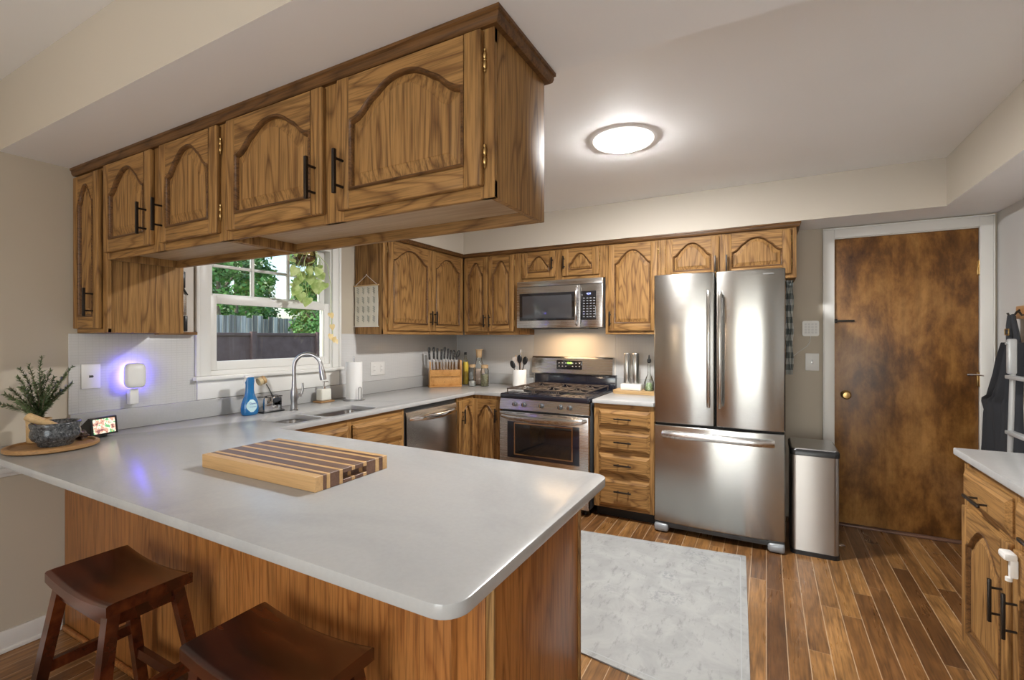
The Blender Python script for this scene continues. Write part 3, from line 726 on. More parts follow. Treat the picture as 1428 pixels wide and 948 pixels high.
b = MB(); b.box(sx0+.002, sx1-.002, sy-.022, sy+.028, .245, .768, .005); od = b.build('oven_door', 'steel', t)
b = MB(); b.box(-1.905, -1.270, sy-.024, sy-.018, .388, .688, .006); b.build('window_surround', 'enamel', od)
b = MB(); b.box(-1.832, -1.334, sy-.0262, sy-.022, .425, .672, .003); b.box(-1.842, -1.324, sy-.0252, sy-.022, .415, .682, .003, 1, 1); b.build('door_window', ['bglass', 'chrome'], od)
b = MB(); b.tube([(-1.965, sy-.022, .742), (-1.94, sy-.052, .738), (-1.86, sy-.066, .728), (-1.59, sy-.074, .722), (-1.32, sy-.066, .728), (-1.24, sy-.052, .738), (-1.215, sy-.022, .742)], [.011,.014,.016,.017,.016,.014,.011], 14, flat=1.3); b.build('handle', 'steel', od)
b = MB()
for k in range(6): b.box(-1.94+k*.122, -1.86+k*.122, sy-.0232, sy-.02, .757, .761)
b.build('vent_slots', 'slot', od)
b = MB(); b.box(sx0+.002, sx1-.002, sy-.018, sy+.028, .055, .237, .005); b.build('storage_drawer', 'steel', t)
b = MB()
for x in (sx0+.05, sx1-.05):
    for y in (sy+.06, YB-.1): b.cyl((x, y, 0), (x, y, .052), .018)
b.box(sx0+.02, sx1-.02, sy+.05, sy+.06, .005, .05); b.build('levelling_foot', 'black', t)
bg0, bg1 = YB-.075, YB-.012
b = MB(); b.box(sx0-.01, sx1+.006, bg0+.012, bg1, .88, 1.04, .003); b.box(-1.93, -1.25, bg0+.008, bg0+.016, 1.022, 1.034, .002); b.build('backguard_vent', 'enamel', t)
b = MB(); pr = [(bg0, 1.035), (bg0-.008, 1.045), (bg0+.004, 1.185), (bg0+.018, 1.200), (bg1, 1.200), (bg1, 1.035)]
b.prism(pr, lambda u, v, q: Vector((-2.016+q*.802, u, v))); b.build('backguard', 'steel', t, smooth=25)
b = MB(); b.box(-1.755, -1.502, bg0-.011, bg0+.01, 1.082, 1.168, .006); cp = b.build('display_panel', 'bglass', t)
b = MB()
for r_ in range(2):
    for k in range(7):
        if k == 3: continue
        x, z = -1.733+k*.034, 1.140-r_*.030; b.box(x, x+.012, bg0-.0122, bg0-.0108, z, z+.005)
b.build('key_legend', newmat('panel_print', .5, 0, (.6,.6,.58))[0], cp)
text('12:06', .024, emit('green_digits', (.45, .85, .12), 2.5), cp, face_y(-1.622+1.59, bg0-.0122-3.8, 1.142), 'display_digits')
# burners and grates
for i, (x, y, r_) in enumerate(((-1.80, 3.63, .045), (-1.80, 3.92, .036), (-1.59, 3.77, .05), (-1.375, 3.63, .05), (-1.375, 3.92, .036))):
    b = MB(); b.lathe([(r_*1.25, .918), (r_*1.25, .926), (r_, .930), (r_, .938), (r_*.8, .943)], (x, y, 0)); b.build('burner', 'blackmat', t)
gm = newmat('cast_iron_grate', .42, .3, (.10,.075,.06))[0]
for x0, x1 in ((-1.945, -1.70), (-1.695, -1.485), (-1.48, -1.235)):
    b = MB(); gz = .955
    for x in (x0+.006, x1-.006): b.box(x-.005, x+.005, 3.475, 4.06, gz-.010, gz, .002)
    for y in (3.48, 3.765, 4.055): b.box(x0, x1, y-.005, y+.005, gz-.010, gz, .002)
    for y in (3.62, 3.91):
        for a in range(4):
            an = a*math.pi/2+math.pi/4*0; dx, dy = math.cos(an), math.sin(an); xm = (x0+x1)/2
            hx, hy = (x1-x0)/2-.006, .14
            b.tube([(xm+dx*hx, y+dy*hy, gz-.004), (xm+dx*.03, y+dy*.03, gz+.002)], .0048, 8)
        for sx_ in (-1, 1):
            for sy_ in (-1, 1): b.tube([((x0+x1)/2+sx_*.075, y+sy_*.12, gz-.004), ((x0+x1)/2+sx_*.028, y+sy_*.035, gz+.001)], .0042, 8)
    for x in (x0+.006, x1-.006):
        for y in (3.48, 4.055): b.cyl((x, y, .918), (x, y, gz-.004), .006, n=8)
    b.build('grate', gm, t)

# refrigerator
fx0, fx1, fy = -.712, .108, 3.432
t = thing('refrigerator', (-.30, 3.8, 0), 'tall stainless steel french door refrigerator with a bottom freezer drawer', 'refrigerator')
b = MB(); b.box(fx0+.004, fx1-.004, fy+.07, YB-.03, .03, 1.800, .005); b.build('fridge_body', 'charcoal', t)
def bowed(x0, x1, z0, z1, depth=.018, sideL=.012, sideR=.012, n=16, ctr=None, W=None):
    """door skin with a shallow bow in plan and softened vertical edges"""
    b = MB(); cxm = (fx0+fx1)/2 if ctr is None else ctr; hw = (fx1-fx0)/2 if W is None else W
    prof = [(x0, fy+.065), (x0, fy+.012), (x0+.003, fy+.005)]
    for k in range(n+1):
        x = x0+.008+(x1-x0-.016)*k/n; prof.append((x, fy-depth*(1-((x-cxm)/hw)**2)+.001))
    prof += [(x1-.003, fy+.005), (x1, fy+.012), (x1, fy+.065)]
    def row(z, ins): return [Vector((x, y+ins if 0 < i < len(prof)-1 else y, z)) for i, (x, y) in enumerate(prof)]
    b.loops([row(z0, .005), row(z0+.004, .001), row(z0+.010, 0), row(z1-.010, 0), row(z1-.004, .001), row(z1, .005)], True, True, True)
    return b
dl = bowed(fx0, -.3085, .778, 1.826, .016, ctr=(fx0-.3085)/2, W=.21).build('left_door', 'fridge', t, smooth=30)
dr = bowed(-.3025, fx1, .778, 1.826, .016, ctr=(-.3025+fx1)/2, W=.21).build('right_door', 'fridge', t, smooth=30)
fz = bowed(fx0, fx1, .075, .762, .022).build('freezer_drawer', 'fridge', t, smooth=30)
for x, d, nm in ((-.343, dl, 'handle'), (-.272, dr, 'handle')):
    b = MB(); b.tube([(x, fy-.005, .935), (x, fy-.045, .918), (x, fy-.052, .95), (x, fy-.056, 1.30), (x, fy-.052, 1.655), (x, fy-.045, 1.687), (x, fy-.005, 1.67)], [.010,.011,.0125,.0125,.0125,.011,.010], 14)
    b.build('handle', 'steelv', d)
b = MB(); pts = []
for k in range(17):
    u = -1+k/8; x = -.302+u*.346; pts.append((x, fy-.022-.030*(1-abs(u)**6), .705-.004*abs(u)))
b.tube(pts, .014, 14, flat=1.7); b.build('handle', 'steel', fz)
b = MB(); b.box(fx0+.006, fx1-.006, fy+.01, fy+.07, .035, .073, .004); b.build('kick_grille', 'charcoal', t)
b = MB()
for k in range(5):
    for z in (.048, .060): b.box(-.56+k*.11, -.48+k*.11, fy+.008, fy+.011, z, z+.005)
b.build('grille_slots', 'slot', t)
for x0, x1 in ((fx0+.002, fx0+.10), (fx1-.10, fx1-.002)):
    b = MB(); b.box(x0, x1, fy-.012, fy+.10, .004, .062, .018, 3); b.build('foot', newmat('grey_plastic', .3, .2, (.30,.32,.34))[0], t)
b = MB(); b.box(fx0+.01, fx1-.01, fy+.02, fy+.066, .762, .778); b.build('gasket', 'gasket', t)
text('SAMSUNG', .0135, 'nickel', dr, face_y(.012+.30, fy-.0168-3.8, 1.793), 'badge')

# trash can
t = thing('trash_can', (.27, 3.68, 0), 'slim stainless steel rectangular trash can with a black lid', 'trash can')
tx0, tx1, ty0, ty1 = .140, .400, 3.488, 3.86
def rr(x0, x1, y0, y1, r, z): return [Vector((x, y, z)) for x, y in rrect(x0, x1, y0, y1, r)]
b = MB(); b.loops([rr(tx0, tx1, ty0, ty1, .03, .028), rr(tx0, tx1, ty0, ty1, .03, .632)]); b.build('bin_body', 'binsteel', t, smooth=40)
b = MB(); b.loops([rr(tx0-.003, tx1+.003, ty0-.003, ty1+.003, .032, 0), rr(tx0-.003, tx1+.003, ty0-.003, ty1+.003, .032, .028)]); b.build('base_ring', 'black', t)
b = MB(); b.loops([rr(tx0-.004, tx1+.004, ty0-.004, ty1+.004, .032, .632), rr(tx0-.004, tx1+.004, ty0-.004, ty1+.004, .032, .662), rr(tx0+.002, tx1-.002, ty0+.002, ty1-.002, .03, .670)]); b.build('lid_collar', 'black', t, smooth=40)
b = MB(); b.loops([rr(tx0+.006, tx1-.006, ty0+.006, ty1-.006, .028, .670), rr(tx0+.008, tx1-.008, ty0+.008, ty1-.008, .027, .676)]); b.build('lid', 'nickel', t, smooth=40)
b = MB(); b.box(.38, .455, 3.68, 3.72, .022, .030, .003); b.build('pedal', 'chrome', t)

# ceiling lamp
RING = newmat('lit_acrylic', .4, 0, (.8,.8,.78))[0]; RING.node_tree.nodes['Principled BSDF'].inputs['Emission Color'].default_value = (1,.97,.92,1); RING.node_tree.nodes['Principled BSDF'].inputs['Emission Strength'].default_value = .75
t = thing('ceiling_lamp', (-.715, 2.625, ZC), 'round white flush ceiling lamp, switched on', 'lamp')
b = MB(); b.lathe([(.168, 0), (.168, -.006), (.160, -.016), (.130, -.024), (.122, -.024)], (-.715, 2.625, ZC), 48); b.build('trim_ring', RING, t, smooth=50)
b = MB(); b.lathe([(.122, -.0245), (.112, -.031), (.09, -.037), (.05, -.041)], (-.715, 2.625, ZC), 48); b.build('lens', emit('lamp_lens', (1, .985, .965), LAMP_E), t)
# range hood lamp under the microwave
hl_ = light('hood_light', 'AREA', (-1.60, 3.97, 1.450), 1.7, (1, .66, .36), (R(-6), 0, 0), .40, .10)

# dining pendant behind the camera, then a ceiling lamp added as general fill
def pendant(x, y, z, w, lab, col):
    t = thing('pendant_lamp', (x, y, z), lab, 'lamp')
    b = MB(); b.cyl((x, y, z+.14), (x, y, ZC-.02), .004); b.lathe([(.06, -.02), (.06, 0)], (x, y, ZC)); b.build('cord', 'bronze', t)
    b = MB(); b.lathe([(.03, .14), (.06, .12), (.075, .07), (.075, .065)], (x, y, z), cap1=False); b.build('shade_cap', 'bronze', t)
    b = MB(); b.lathe([(.012, .066), (.03, .045), (.055, .01), (.055, -.02), (.03, -.05), (.005, -.06)], (x, y, z), 24); b.build('bulb', emit('bulb_glow', col, w), t, smooth=60)
pendant(-1.75, -1.35, 2.02, 88, 'dining pendant lamp with a round bulb behind the camera', (1, .74, .48))
b = MB(); t = thing('ceiling_lamp', (.1, -.9, ZC), 'added round flush fill lamp on the dining ceiling, unseen behind the camera', 'lamp')
b.lathe([(.16, 0), (.155, -.02), (.12, -.034), (.115, -.034)], (.1, -.9, ZC), 40); b.build('trim_ring', 'white', t)
b = MB(); b.lathe([(.115, -.0345), (.11, -.0385), (.05, -.040)], (.1, -.9, ZC), 40); b.build('lens', emit('fill_lens_dining', (1, .93, .84), 7.5), t)
# ================================================================ things on the peninsula
# striped cutting board
t = thing('cutting_board', (-1.525, 1.13, CT), 'thick striped walnut and maple cutting board lying on the peninsula', 'cutting board')
bx0, bx1, by0, by1, bz0, bz1 = -1.830, -1.220, .978, 1.287, CT+.001, CT+.048
wd = [(.030,0),(.013,1),(.014,0),(.036,1),(.014,0),(.038,1),(.014,0),(.036,1),(.016,0),(.040,1),(.018,0),(.018,1),(.022,0)]
sc_ = (by1-by0)/sum(w for w, _ in wd); y = by0
gx = bx1-.020
for w, k in wd:
    y2 = y+w*sc_; b = MB()
    ym = (y+y2)/2
    if abs(ym-(by0+by1)/2-.0) < .052:     # strips crossed by the finger grip in the end
        b.box(bx0, gx, y, y2, bz0, bz1, .001, 1); b.box(gx-.001, bx1, y, y2, bz0, bz0+.012, .001, 1); b.box(gx-.001, bx1, y, y2, bz1-.014, bz1, .001, 1)
    else: b.box(bx0, bx1, y, y2, bz0, bz1, .001, 1)
    b.build('maple_strip' if k == 0 else 'walnut_strip', 'maple' if k == 0 else 'walnut', t); y = y2
# round wooden tray
tcx, tcy, tr = -2.715, .845, .152
b = MB(); b.lathe([(tr-.012, 0), (tr, .006), (tr, .016), (tr-.004, .020), (tr-.014, .020), (tr-.022, .013), (.02, .012)], (tcx, tcy, CT+.001), 56)
tag(b.build('serving_tray', 'traywood', origin=(tcx, tcy, CT+.001), smooth=40), 'round wooden serving tray at the left end of the peninsula', 'tray')
tz = CT+.001+.0125
# mortar
mcx, mcy = -2.700, .850
b = MB(); b.lathe([(.052, 0), (.056, .004), (.060, .018), (.075, .030), (.082, .048), (.080, .066), (.077, .074), (.082, .086), (.083, .098), (.079, .102), (.070, .100), (.066, .09), (.055, .045), (.03, .028)], (mcx, mcy, tz), 48)
tag(b.build('mortar', 'granite', origin=(mcx, mcy, tz), smooth=60), 'speckled dark grey granite mortar standing on the round wooden tray', 'mortar')
b = MB(); p0, p1 = Vector((mcx-.050, mcy-.078, tz+.132)), Vector((mcx+.012, mcy+.022, tz+.062))
b.tube([p0, p0.lerp(p1, .04), p0.lerp(p1, .5), p1], [.013, .0175, .0175, .0165], 18)
tag(b.build('pestle', 'palewood'), 'pale wooden pestle leaning out of the granite mortar', 'pestle')
# rosemary in a slim wooden holder
rx, ry = -2.838, .838
t = thing('potted_rosemary', (rx, ry, CT+.013), 'green rosemary plant in a pale wooden pot behind the granite mortar', 'plant')
b = MB(); b.lathe([(.036, 0), (.040, .004), (.042, .10), (.042, .104), (.036, .104), (.034, .09)], (rx, ry, tz+.001), 28); b.build('pot', 'palewood', t)
rnd = random.Random(3)
tips = [(.00, .01, .285), (.01, -.03, .25), (-.02, .04, .22), (.02, -.075, .200), (-.02, -.055, .235), (.03, .085, .205), (.01, .115, .235), (.05, .10, .165), (.045, -.12, .135), (0, .05, .19), (.06, -.03, .17), (.05, .04, .17),
 (.07, .01, .15), (.03, .06, .13), (.02, -.05, .15), (.05, -.08, .16), (.07, -.09, .10), (.0, .02, .2), (.04, .0, .22), (.02, .10, .15), (-.02, -.09, .15), (.03, -.14, .10)]
nb = MB(); sb = MB()
for dx, dy, dz in tips:
    pts = []
    for k in range(15):
        u = k/14; pts.append(Vector((rx+dx*u+.006*math.sin(5*u+dx*60), ry+dy*u**1.25+.004*math.sin(6*u+dy*50), tz+.095+(dz-.0)*u**(.85))))
    sb.tube(pts, [.0022*(1-.6*k/14) for k in range(15)], 6)
    for k in range(1, 15):
        for q in range(13):
            p = pts[k-1].lerp(pts[k], rnd.random()); d = (pts[k]-pts[k-1]).normalized()
            a = rnd.random()*6.28; side = d.cross(Vector((math.cos(a), math.sin(a), .3))).normalized()
            v = (d*.7+side).normalized()*rnd.uniform(.014, .024)*(1.05-.3*k/14); wv = v.cross(d).normalized()*.0015
            nb.face([p-wv, p+v*.5-wv*1.4, p+v, p+v*.5+wv*1.4, p+wv])
sb.build('stems', 'bark', t); nb.build('needles', 'needle', t, smooth=0)
# rough brown stone
b = MB(); bmesh.ops.create_icosphere(b.bm, subdivisions=3, radius=1)
for v in b.bm.verts:
    c = v.co; k = 1+.22*math.sin(5*c.x+1)*math.sin(6*c.y)+.18*math.sin(9*c.z+2*c.x)
    v.co = Vector((-2.745+c.x*.030*k, .950+c.y*.022*k, tz+.019+c.z*.020*k))
bmesh.ops.translate(b.bm, verts=b.bm.verts, vec=(0, 0, tz-min(v.co.z for v in b.bm.verts)))
brs = leafmat('brown_rock', (.03,.018,.012), (.14,.09,.06), 90, .5)
tag(b.build('rough_stone', brs, smooth=25), 'small rough dark brown stone on the tray between mortar and smart display', 'stone')
# smart display
t = thing('smart_display', (-2.775, 1.035, CT), 'small black smart display with a lit colour screen beside the tray', 'smart display')
M4 = Matrix.Translation((-2.815, 1.042, CT)) @ Matrix.Rotation(R(104), 4, 'Z')   # local -y = screen direction
def loc(p): return M4 @ Vector(p)
b = MB(); sec = [(-.037, .014), (-.026, .096), (-.016, .098), (.050, .045), (.045, .016), (.030, .012)]
b.loops([[loc((x, y, z)) for y, z in sec] for x in (-.058, -.054, .054, .058)]); b.build('housing', 'black', t, smooth=20)
def scr(x, z, o_=.0006):    # point on the tilted front
    k = (z-.014)/.082; return loc((x, -.037+.011*k-o_, z))
b = MB(); b.face([scr(-.048, .022), scr(.048, .022), scr(.048, .090), scr(-.048, .090)])
sm, st_, sb_ = newmat('lit_screen', .2); s = NT(st_)
tcn = s.noise(s.coords((38, 38, 38), False), 1, 2, .6)
cc = s.ramp(tcn, [(.25, (.25,.10,.10)), (.40, (.60,.35,.25)), (.5, (.80,.70,.55)), (.58, (.15,.42,.18)), (.72, (.75,.5,.2))], 'CONSTANT')
s.l(cc, sb_.inputs['Emission Color']); sb_.inputs['Emission Strength'].default_value = .8; sb_.inputs['Base Color'].default_value = (.02,.02,.02,1)
b.build('screen', sm, t, smooth=0)
b = MB(); ls = [loc((.040*math.cos(a/16*6.2832), .012+.022*math.sin(a/16*6.2832), .001)) for a in range(16)]
b.loops([ls, [p+Vector((0,0,.009)) for p in ls]]); b.build('stand', 'charcoal', t)
# ================================================================ left wall devices
def plate(name, y0, y1, z0, z1, label, cat, kind):
    t = thing(name, (XL+.007, (y0+y1)/2, z0), label, cat)
    b = MB(); b.box(XL+.0075, XL+.013, y0, y1, z0, z1, .003); pl = b.build('cover_plate', 'white', t)
    return t
t = plate('wall_outlet', 1.022, 1.098, 1.130, 1.252, 'white cover plate with one dark centre hole on the tile, left of night light', 'wall plate', 0)
b = MB(); b.cyl((XL+.012, 1.063, 1.19), (XL+.0145, 1.063, 1.19), .006); b.box(XL+.012, XL+.0138, 1.052, 1.058, 1.184, 1.196); b.build('socket', 'slot', t)
t = plate('wall_outlet', 2.920, 3.085, 1.058, 1.172, 'wide white double outlet plate on the tile right of the paper towels', 'wall plate', 0)
for yc in (2.96, 3.045):
    b = MB(); b.box(XL+.0125, XL+.0145, yc-.017, yc+.017, 1.082, 1.148, .002); r_ = b.build('receptacle', 'white', t)
    b = MB()
    for z in (1.10, 1.132):
        for q in (-.006, .006): b.box(XL+.0143, XL+.0150, yc+q-.001, yc+q+.001, z-.004, z+.004)
    b.build('slot', 'slot', r_)
t = thing('night_light', (XL+.03, 1.215, 1.03), 'white plug-in device glowing blue against the tile under the cabinets', 'night light')
b = MB(); b.box(XL+.013, XL+.05, 1.205, 1.245, 1.035, 1.118, .005); b.build('plug_body', 'white', t)
b = MB(); cyz = (1.222, 1.185); sq = []
for a in range(28):
    an = a/28*2*math.pi; c, s_ = math.cos(an), math.sin(an); e_ = .5
    sq.append((cyz[0]+.045*abs(c)**e_*(1 if c > 0 else -1), cyz[1]+.066*abs(s_)**e_*(1 if s_ > 0 else -1)))
def sqr(k, x): return [Vector((x, cyz[0]+(y-cyz[0])*k, cyz[1]+(z-cyz[1])*k)) for y, z in sq]
b.loops([sqr(.80, XL+.040), sqr(.97, XL+.046), sqr(1, XL+.058), sqr(.97, XL+.078), sqr(.84, XL+.088), sqr(.5, XL+.091)]); b.build('casing', 'white', t, smooth=60)
b = MB(); b.loops([sqr(.74, XL+.036), sqr(.78, XL+.0395)]); b.build('glow_ring', emit('blue_glow', (.11, .08, 1), 28), t)
# switch and keypad on the back wall
t = thing('light_switch', (.306, YB, 1.13), 'white light switch plate on the wall left of the brown door', 'light switch')
b = MB(); b.box(.262, .350, YB-.007, YB-.0003, 1.131, 1.262, .003); b.build('cover_plate', 'white', t)
b = MB(); b.box(.300, .312, YB-.009, YB-.006, 1.18, 1.213, .001); b.box(.302, .310, YB-.018, YB-.008, 1.195, 1.208, .002); b.build('toggle', 'nickel', t)
t = thing('keypad', (.296, YB, 1.39), 'square white security keypad with trailing wire between refrigerator and door', 'keypad')
b = MB(); b.loops([[Vector((x, y, z)) for x, z in rrect(.242, .350, 1.392, 1.508, .014)] for y in (YB-.0003, YB-.016)]); b.build('housing', 'white', t)
b = MB()
for i in range(4):
    for j in range(4): b.box(.256+i*.022, .271+i*.022, YB-.0168, YB-.0155, 1.412+j*.021, 1.426+j*.021, .0005, 1)
b.build('keys', newmat('keypad_keys', .4, 0, (.66,.66,.65))[0], t)
b = MB(); b.tube([(.296, YB-.004, 1.392), (.292, YB-.004, 1.35), (.272, YB-.004, 1.315), (.235, YB-.004, 1.285), (.19, YB-.004, 1.245), (.15, YB-.004, 1.225)], .0022, 8); b.build('wire', 'white', t)
# checked towel hanging beside the refrigerator
tm, tt, tb = newmat('checked_towel', .9); s = NT(tt); tc = s.n('ShaderNodeTexCoord'); sp = s.n('ShaderNodeSeparateXYZ'); s.l(tc.outputs['Object'], sp.inputs[0])
fz_ = s.math('GREATER_THAN', s.math('FRACT', s.math('DIVIDE', sp.outputs[2], .085)), .5); fx_ = s.math('GREATER_THAN', s.math('FRACT', s.math('DIVIDE', sp.outputs[1], .07)), .5)
s.l(s.ramp(s.math('MULTIPLY', s.math('ADD', fz_, fx_), .5), [(0, (.66,.66,.62)), (.5, (.42,.44,.42)), (1, (.16,.18,.175))]), tb.inputs['Base Color'])
b = MB(); rows = []
for k in range(24):
    z = 1.795-.68*k/23; rows.append([Vector((.122+.050*j/9+.004*math.sin(z*30+j), 3.905+.012*math.sin(j*1.9+z*7)+.012*j/9, z)) for j in range(10)])
rows2 = [r_+[Vector((p.x, p.y+.006, p.z)) for p in r_[::-1]] for r_ in rows]
b.loops(rows2); th = tag(b.build('dish_towel', tm, smooth=80), 'grey and white checked dish towel hanging beside the refrigerator under the cabinet', 'towel')
# ================================================================ sink area
fxx, fyy = -2.715, 2.015
t = thing('faucet', (fxx, fyy, CT), 'brushed nickel gooseneck pull-down kitchen faucet behind the sink', 'faucet')
b = MB(); b.lathe([(.027, 0), (.027, .006), (.021, .012), (.019, .06), (.023, .085), (.023, .12), (.015, .15), (.0135, .20)], (fxx, fyy, CT)); b.build('body', 'nickel', t)
d_ = Vector((.155, .115)); d_.normalize()
pts = [Vector((fxx, fyy, CT+.19)), Vector((fxx, fyy, CT+.27))]
Rg = .083
for k in range(0, 15):
    a = R(180-k*12.6); pts.append(Vector((fxx+d_.x*Rg*(1+math.cos(a)), fyy+d_.y*Rg*(1+math.cos(a)), CT+.285+Rg*math.sin(a))))
b = MB(); b.tube(pts, .0125, 16); nk = b.build('neck', 'nickel', t, smooth=60)
e = pts[-1]; dd = (pts[-1]-pts[-2]).normalized()
b = MB(); b.tube([e-dd*.004, e+dd*.02, e+dd*.07, e+dd*.092, e+dd*.095], [.013, .0165, .021, .021, .017], 18); b.build('spray_head', 'nickel', nk)
b = MB(); b.tube([(fxx+.004, fyy+.018, CT+.09), (fxx+.014, fyy+.042, CT+.10)], [.014, .013], 14); b.tube([(fxx+.014, fyy+.042, CT+.10), (fxx+.018, fyy+.052, CT+.135), (fxx+.018, fyy+.050, CT+.175)], [.010, .007, .006], 12); b.build('lever', 'nickel', t)
# blue spray bottle
sxx, syy = -2.800, 1.772
t = thing('spray_bottle', (sxx, syy, CT), 'blue dish spray bottle with white trigger standing by the sink', 'spray bottle')
b = MB(); pr = [(.034, 0), (.042, .004), (.046, .02), (.047, .045), (.043, .075), (.034, .105), (.026, .125), (.023, .15), (.0225, .19)]
b.lathe(pr, (sxx, syy, CT), 32, sx=.8, sy=1.12); b.build('bottle', 'blue', t, smooth=60)
b = MB(); b.lathe([(.0235, .19), (.025, .205), (.024, .232)], (sxx, syy, CT), 24, sx=.8, sy=1.1); b.build('neck_cover', 'blue', t)
b = MB(); b.box(sxx-.013, sxx+.013, syy-.036, syy+.022, CT+.228, CT+.244, .006); b.tube([(sxx, syy-.022, CT+.23), (sxx, syy-.036, CT+.205), (sxx, syy-.044, CT+.185)], [.007,.006,.004], 10); b.build('trigger', 'white', t)
lab = newmat('bottle_label', .4, 0, (.55,.78,.82))[0]
b = MB(); ls = []
for i in range(9):
    z = .022+.075*i/8; hw = .68*math.sin(math.pi*(i+.7)/9.6)
    rr_ = None
    for (r0, z0), (r1, z1) in zip(pr, pr[1:]):
        if z0 <= z <= z1: rr_ = r0+(r1-r0)*(z-z0)/(z1-z0)
    ls.append([Vector((sxx+(rr_+.0012)*.8*math.cos(hw*(k/6-1)-.15), syy+(rr_+.0012)*1.12*math.sin(hw*(k/6-1)-.15), CT+z)) for k in range(13)])
b.loops(ls, False); b.build('label', lab, t, smooth=60)
TM = Matrix.Translation((.0400, -.004, .074)) @ Matrix.Rotation(R(85), 4, 'Z') @ Matrix.Rotation(R(90), 4, 'X')
text('Dawn', .017, newmat('label_ink', .5, 0, (.05,.10,.35))[0], t, TM, 'lettering')
text('Powerwash', .0085, newmat('label_ink2', .5, 0, (.10,.25,.55))[0], t, Matrix.Translation((0, 0, -.020)) @ TM, 'lettering')
# sponge caddy
cx_, cyy = -2.805, 1.915
t = thing('sponge_caddy', (cx_, cyy, CT), 'chrome sink caddy on a black base between spray bottle and faucet', 'caddy')
b = MB(); b.box(cx_-.045, cx_+.045, cyy-.080, cyy+.068, CT+.001, CT+.010, .004); b.build('base_tray', 'black', t)
b = MB()
b.box(cx_-.035, cx_-.033, cyy-.065, cyy+.05, CT+.012, CT+.098, .0005); b.box(cx_+.033, cx_+.035, cyy-.065, cyy-.01, CT+.012, CT+.098, .0005)
b.box(cx_-.035, cx_+.035, cyy-.067, cyy-.065, CT+.012, CT+.098, .0005); b.box(cx_-.035, cx_+.035, cyy+.05, cyy+.052, CT+.012, CT+.098, .0005); b.box(cx_-.035, cx_+.035, cyy-.066, cyy+.051, CT+.010, CT+.013)
b.box(cx_+.033, cx_+.035, cyy-.012, cyy+.052, CT+.012, CT+.042, .0005)
b.build('basket', 'chrome', t)
b = MB(); b.tube([(cx_-.036, cyy-.068, CT+.098), (cx_+.036, cyy-.068, CT+.098), (cx_+.036, cyy+.053, CT+.098), (cx_-.036, cyy+.053, CT+.098), (cx_-.036, cyy-.068, CT+.098)], .0028, 8); b.build('rim', 'black', t)
b = MB(); b.box(cx_-.012, cx_+.030, cyy+.0, cyy+.062, CT+.055, CT+.078, .008, 3, 0, Matrix.Translation((cx_, cyy, CT+.06)) @ Matrix.Rotation(R(12), 4, 'X') @ Matrix.Translation((-cx_, -cyy, -CT-.06)))
tag(b.build('sponge', 'clothblack'), 'dark sponge resting in the chrome sink caddy', 'sponge')
t = thing('dish_brush', (cx_-.01, cyy-.02, CT+.02), 'round wooden dish brush with bent metal handle standing in the caddy', 'dish brush')
b = MB(); b.tube([(cx_, cyy+.02, CT+.020), (cx_-.002, cyy+.012, CT+.10), (cx_-.004, cyy-.012, CT+.150), (cx_-.006, cyy-.028, CT+.178)], [.004,.0045,.003,.003], 8); b.build('handle', 'charcoal', t)
hd = Matrix.Translation((cx_-.010, cyy-.050, CT+.205)) @ Matrix.Rotation(R(-70), 4, 'X')
b = MB(); b.lathe([(.020, -.008), (.026, -.004), (.026, .012), (.018, .018)], n=24)
for v in b.bm.verts: v.co = hd @ v.co
b.build('brush_head', 'palewood', t, smooth=50)
b = MB(); b.lathe([(.024, -.030), (.026, -.02), (.022, -.006)], n=24)
for v in b.bm.verts: v.co = hd @ v.co
b.build('bristles', 'bristle', t)
# soap dispenser
sxx, syy = -2.872, 2.378
t = thing('soap_dispenser', (sxx, syy, CT), 'square clear soap dispenser with chrome pump on a small wooden dish', 'soap dispenser')
b = MB(); b.box(sxx-.045, sxx+.045, syy-.062, syy+.062, CT+.001, CT+.012, .004); b.build('dish', 'traywood', t)
b = MB(); b.box(sxx-.032, sxx+.032, syy-.044, syy+.044, CT+.0125, CT+.100, .010, 3); b.build('bottle', newmat('milky_soap', .15, 0, (.78,.78,.70))[0], t)
b = MB(); b.lathe([(.014, .100), (.014, .112), (.006, .114), (.006, .145), (.010, .146), (.010, .154)], (sxx, syy, CT), 18); b.tube([(sxx, syy, CT+.150), (sxx+.03, syy+.012, CT+.152), (sxx+.034, syy+.013, CT+.146)], .004, 8); b.build('pump', 'chrome', t)
# paper towel
px_, py_ = -2.765, 2.565
t = thing('paper_towel_holder', (px_, py_, CT), 'metal wire paper towel stand by the window', 'paper towel holder')
b = MB(); b.lathe([(.078, .001), (.078, .006), (.07, .009)], (px_, py_, CT), 32); b.build('base', 'nickel', t)
b = MB(); b.cyl((px_, py_, CT+.008), (px_, py_, CT+.315), .005); b.lathe([(.005, .312), (.009, .32), (.005, .33)], (px_, py_, CT), 12); b.build('post', 'nickel', t)
b = MB(); ux, uy = .074, -.012
b.tube([(px_+ux, py_+uy-.016, CT+.006), (px_+ux, py_+uy-.016, CT+.085), (px_+ux, py_+uy-.012, CT+.098), (px_+ux, py_+uy, CT+.103), (px_+ux, py_+uy+.012, CT+.098), (px_+ux, py_+uy+.016, CT+.085), (px_+ux, py_+uy+.016, CT+.006)], .0032, 8); b.build('tension_arm', 'nickel', t)
b = MB(); ro = .060; b.lathe([(.02, .012), (ro-.002, .010), (ro, .014), (ro, .286), (ro-.002, .290), (.02, .288)], (px_, py_, CT), 40)
tag(b.build('paper_towel_roll', 'paper', smooth=40), 'white paper towel roll standing on its metal holder', 'paper towels')
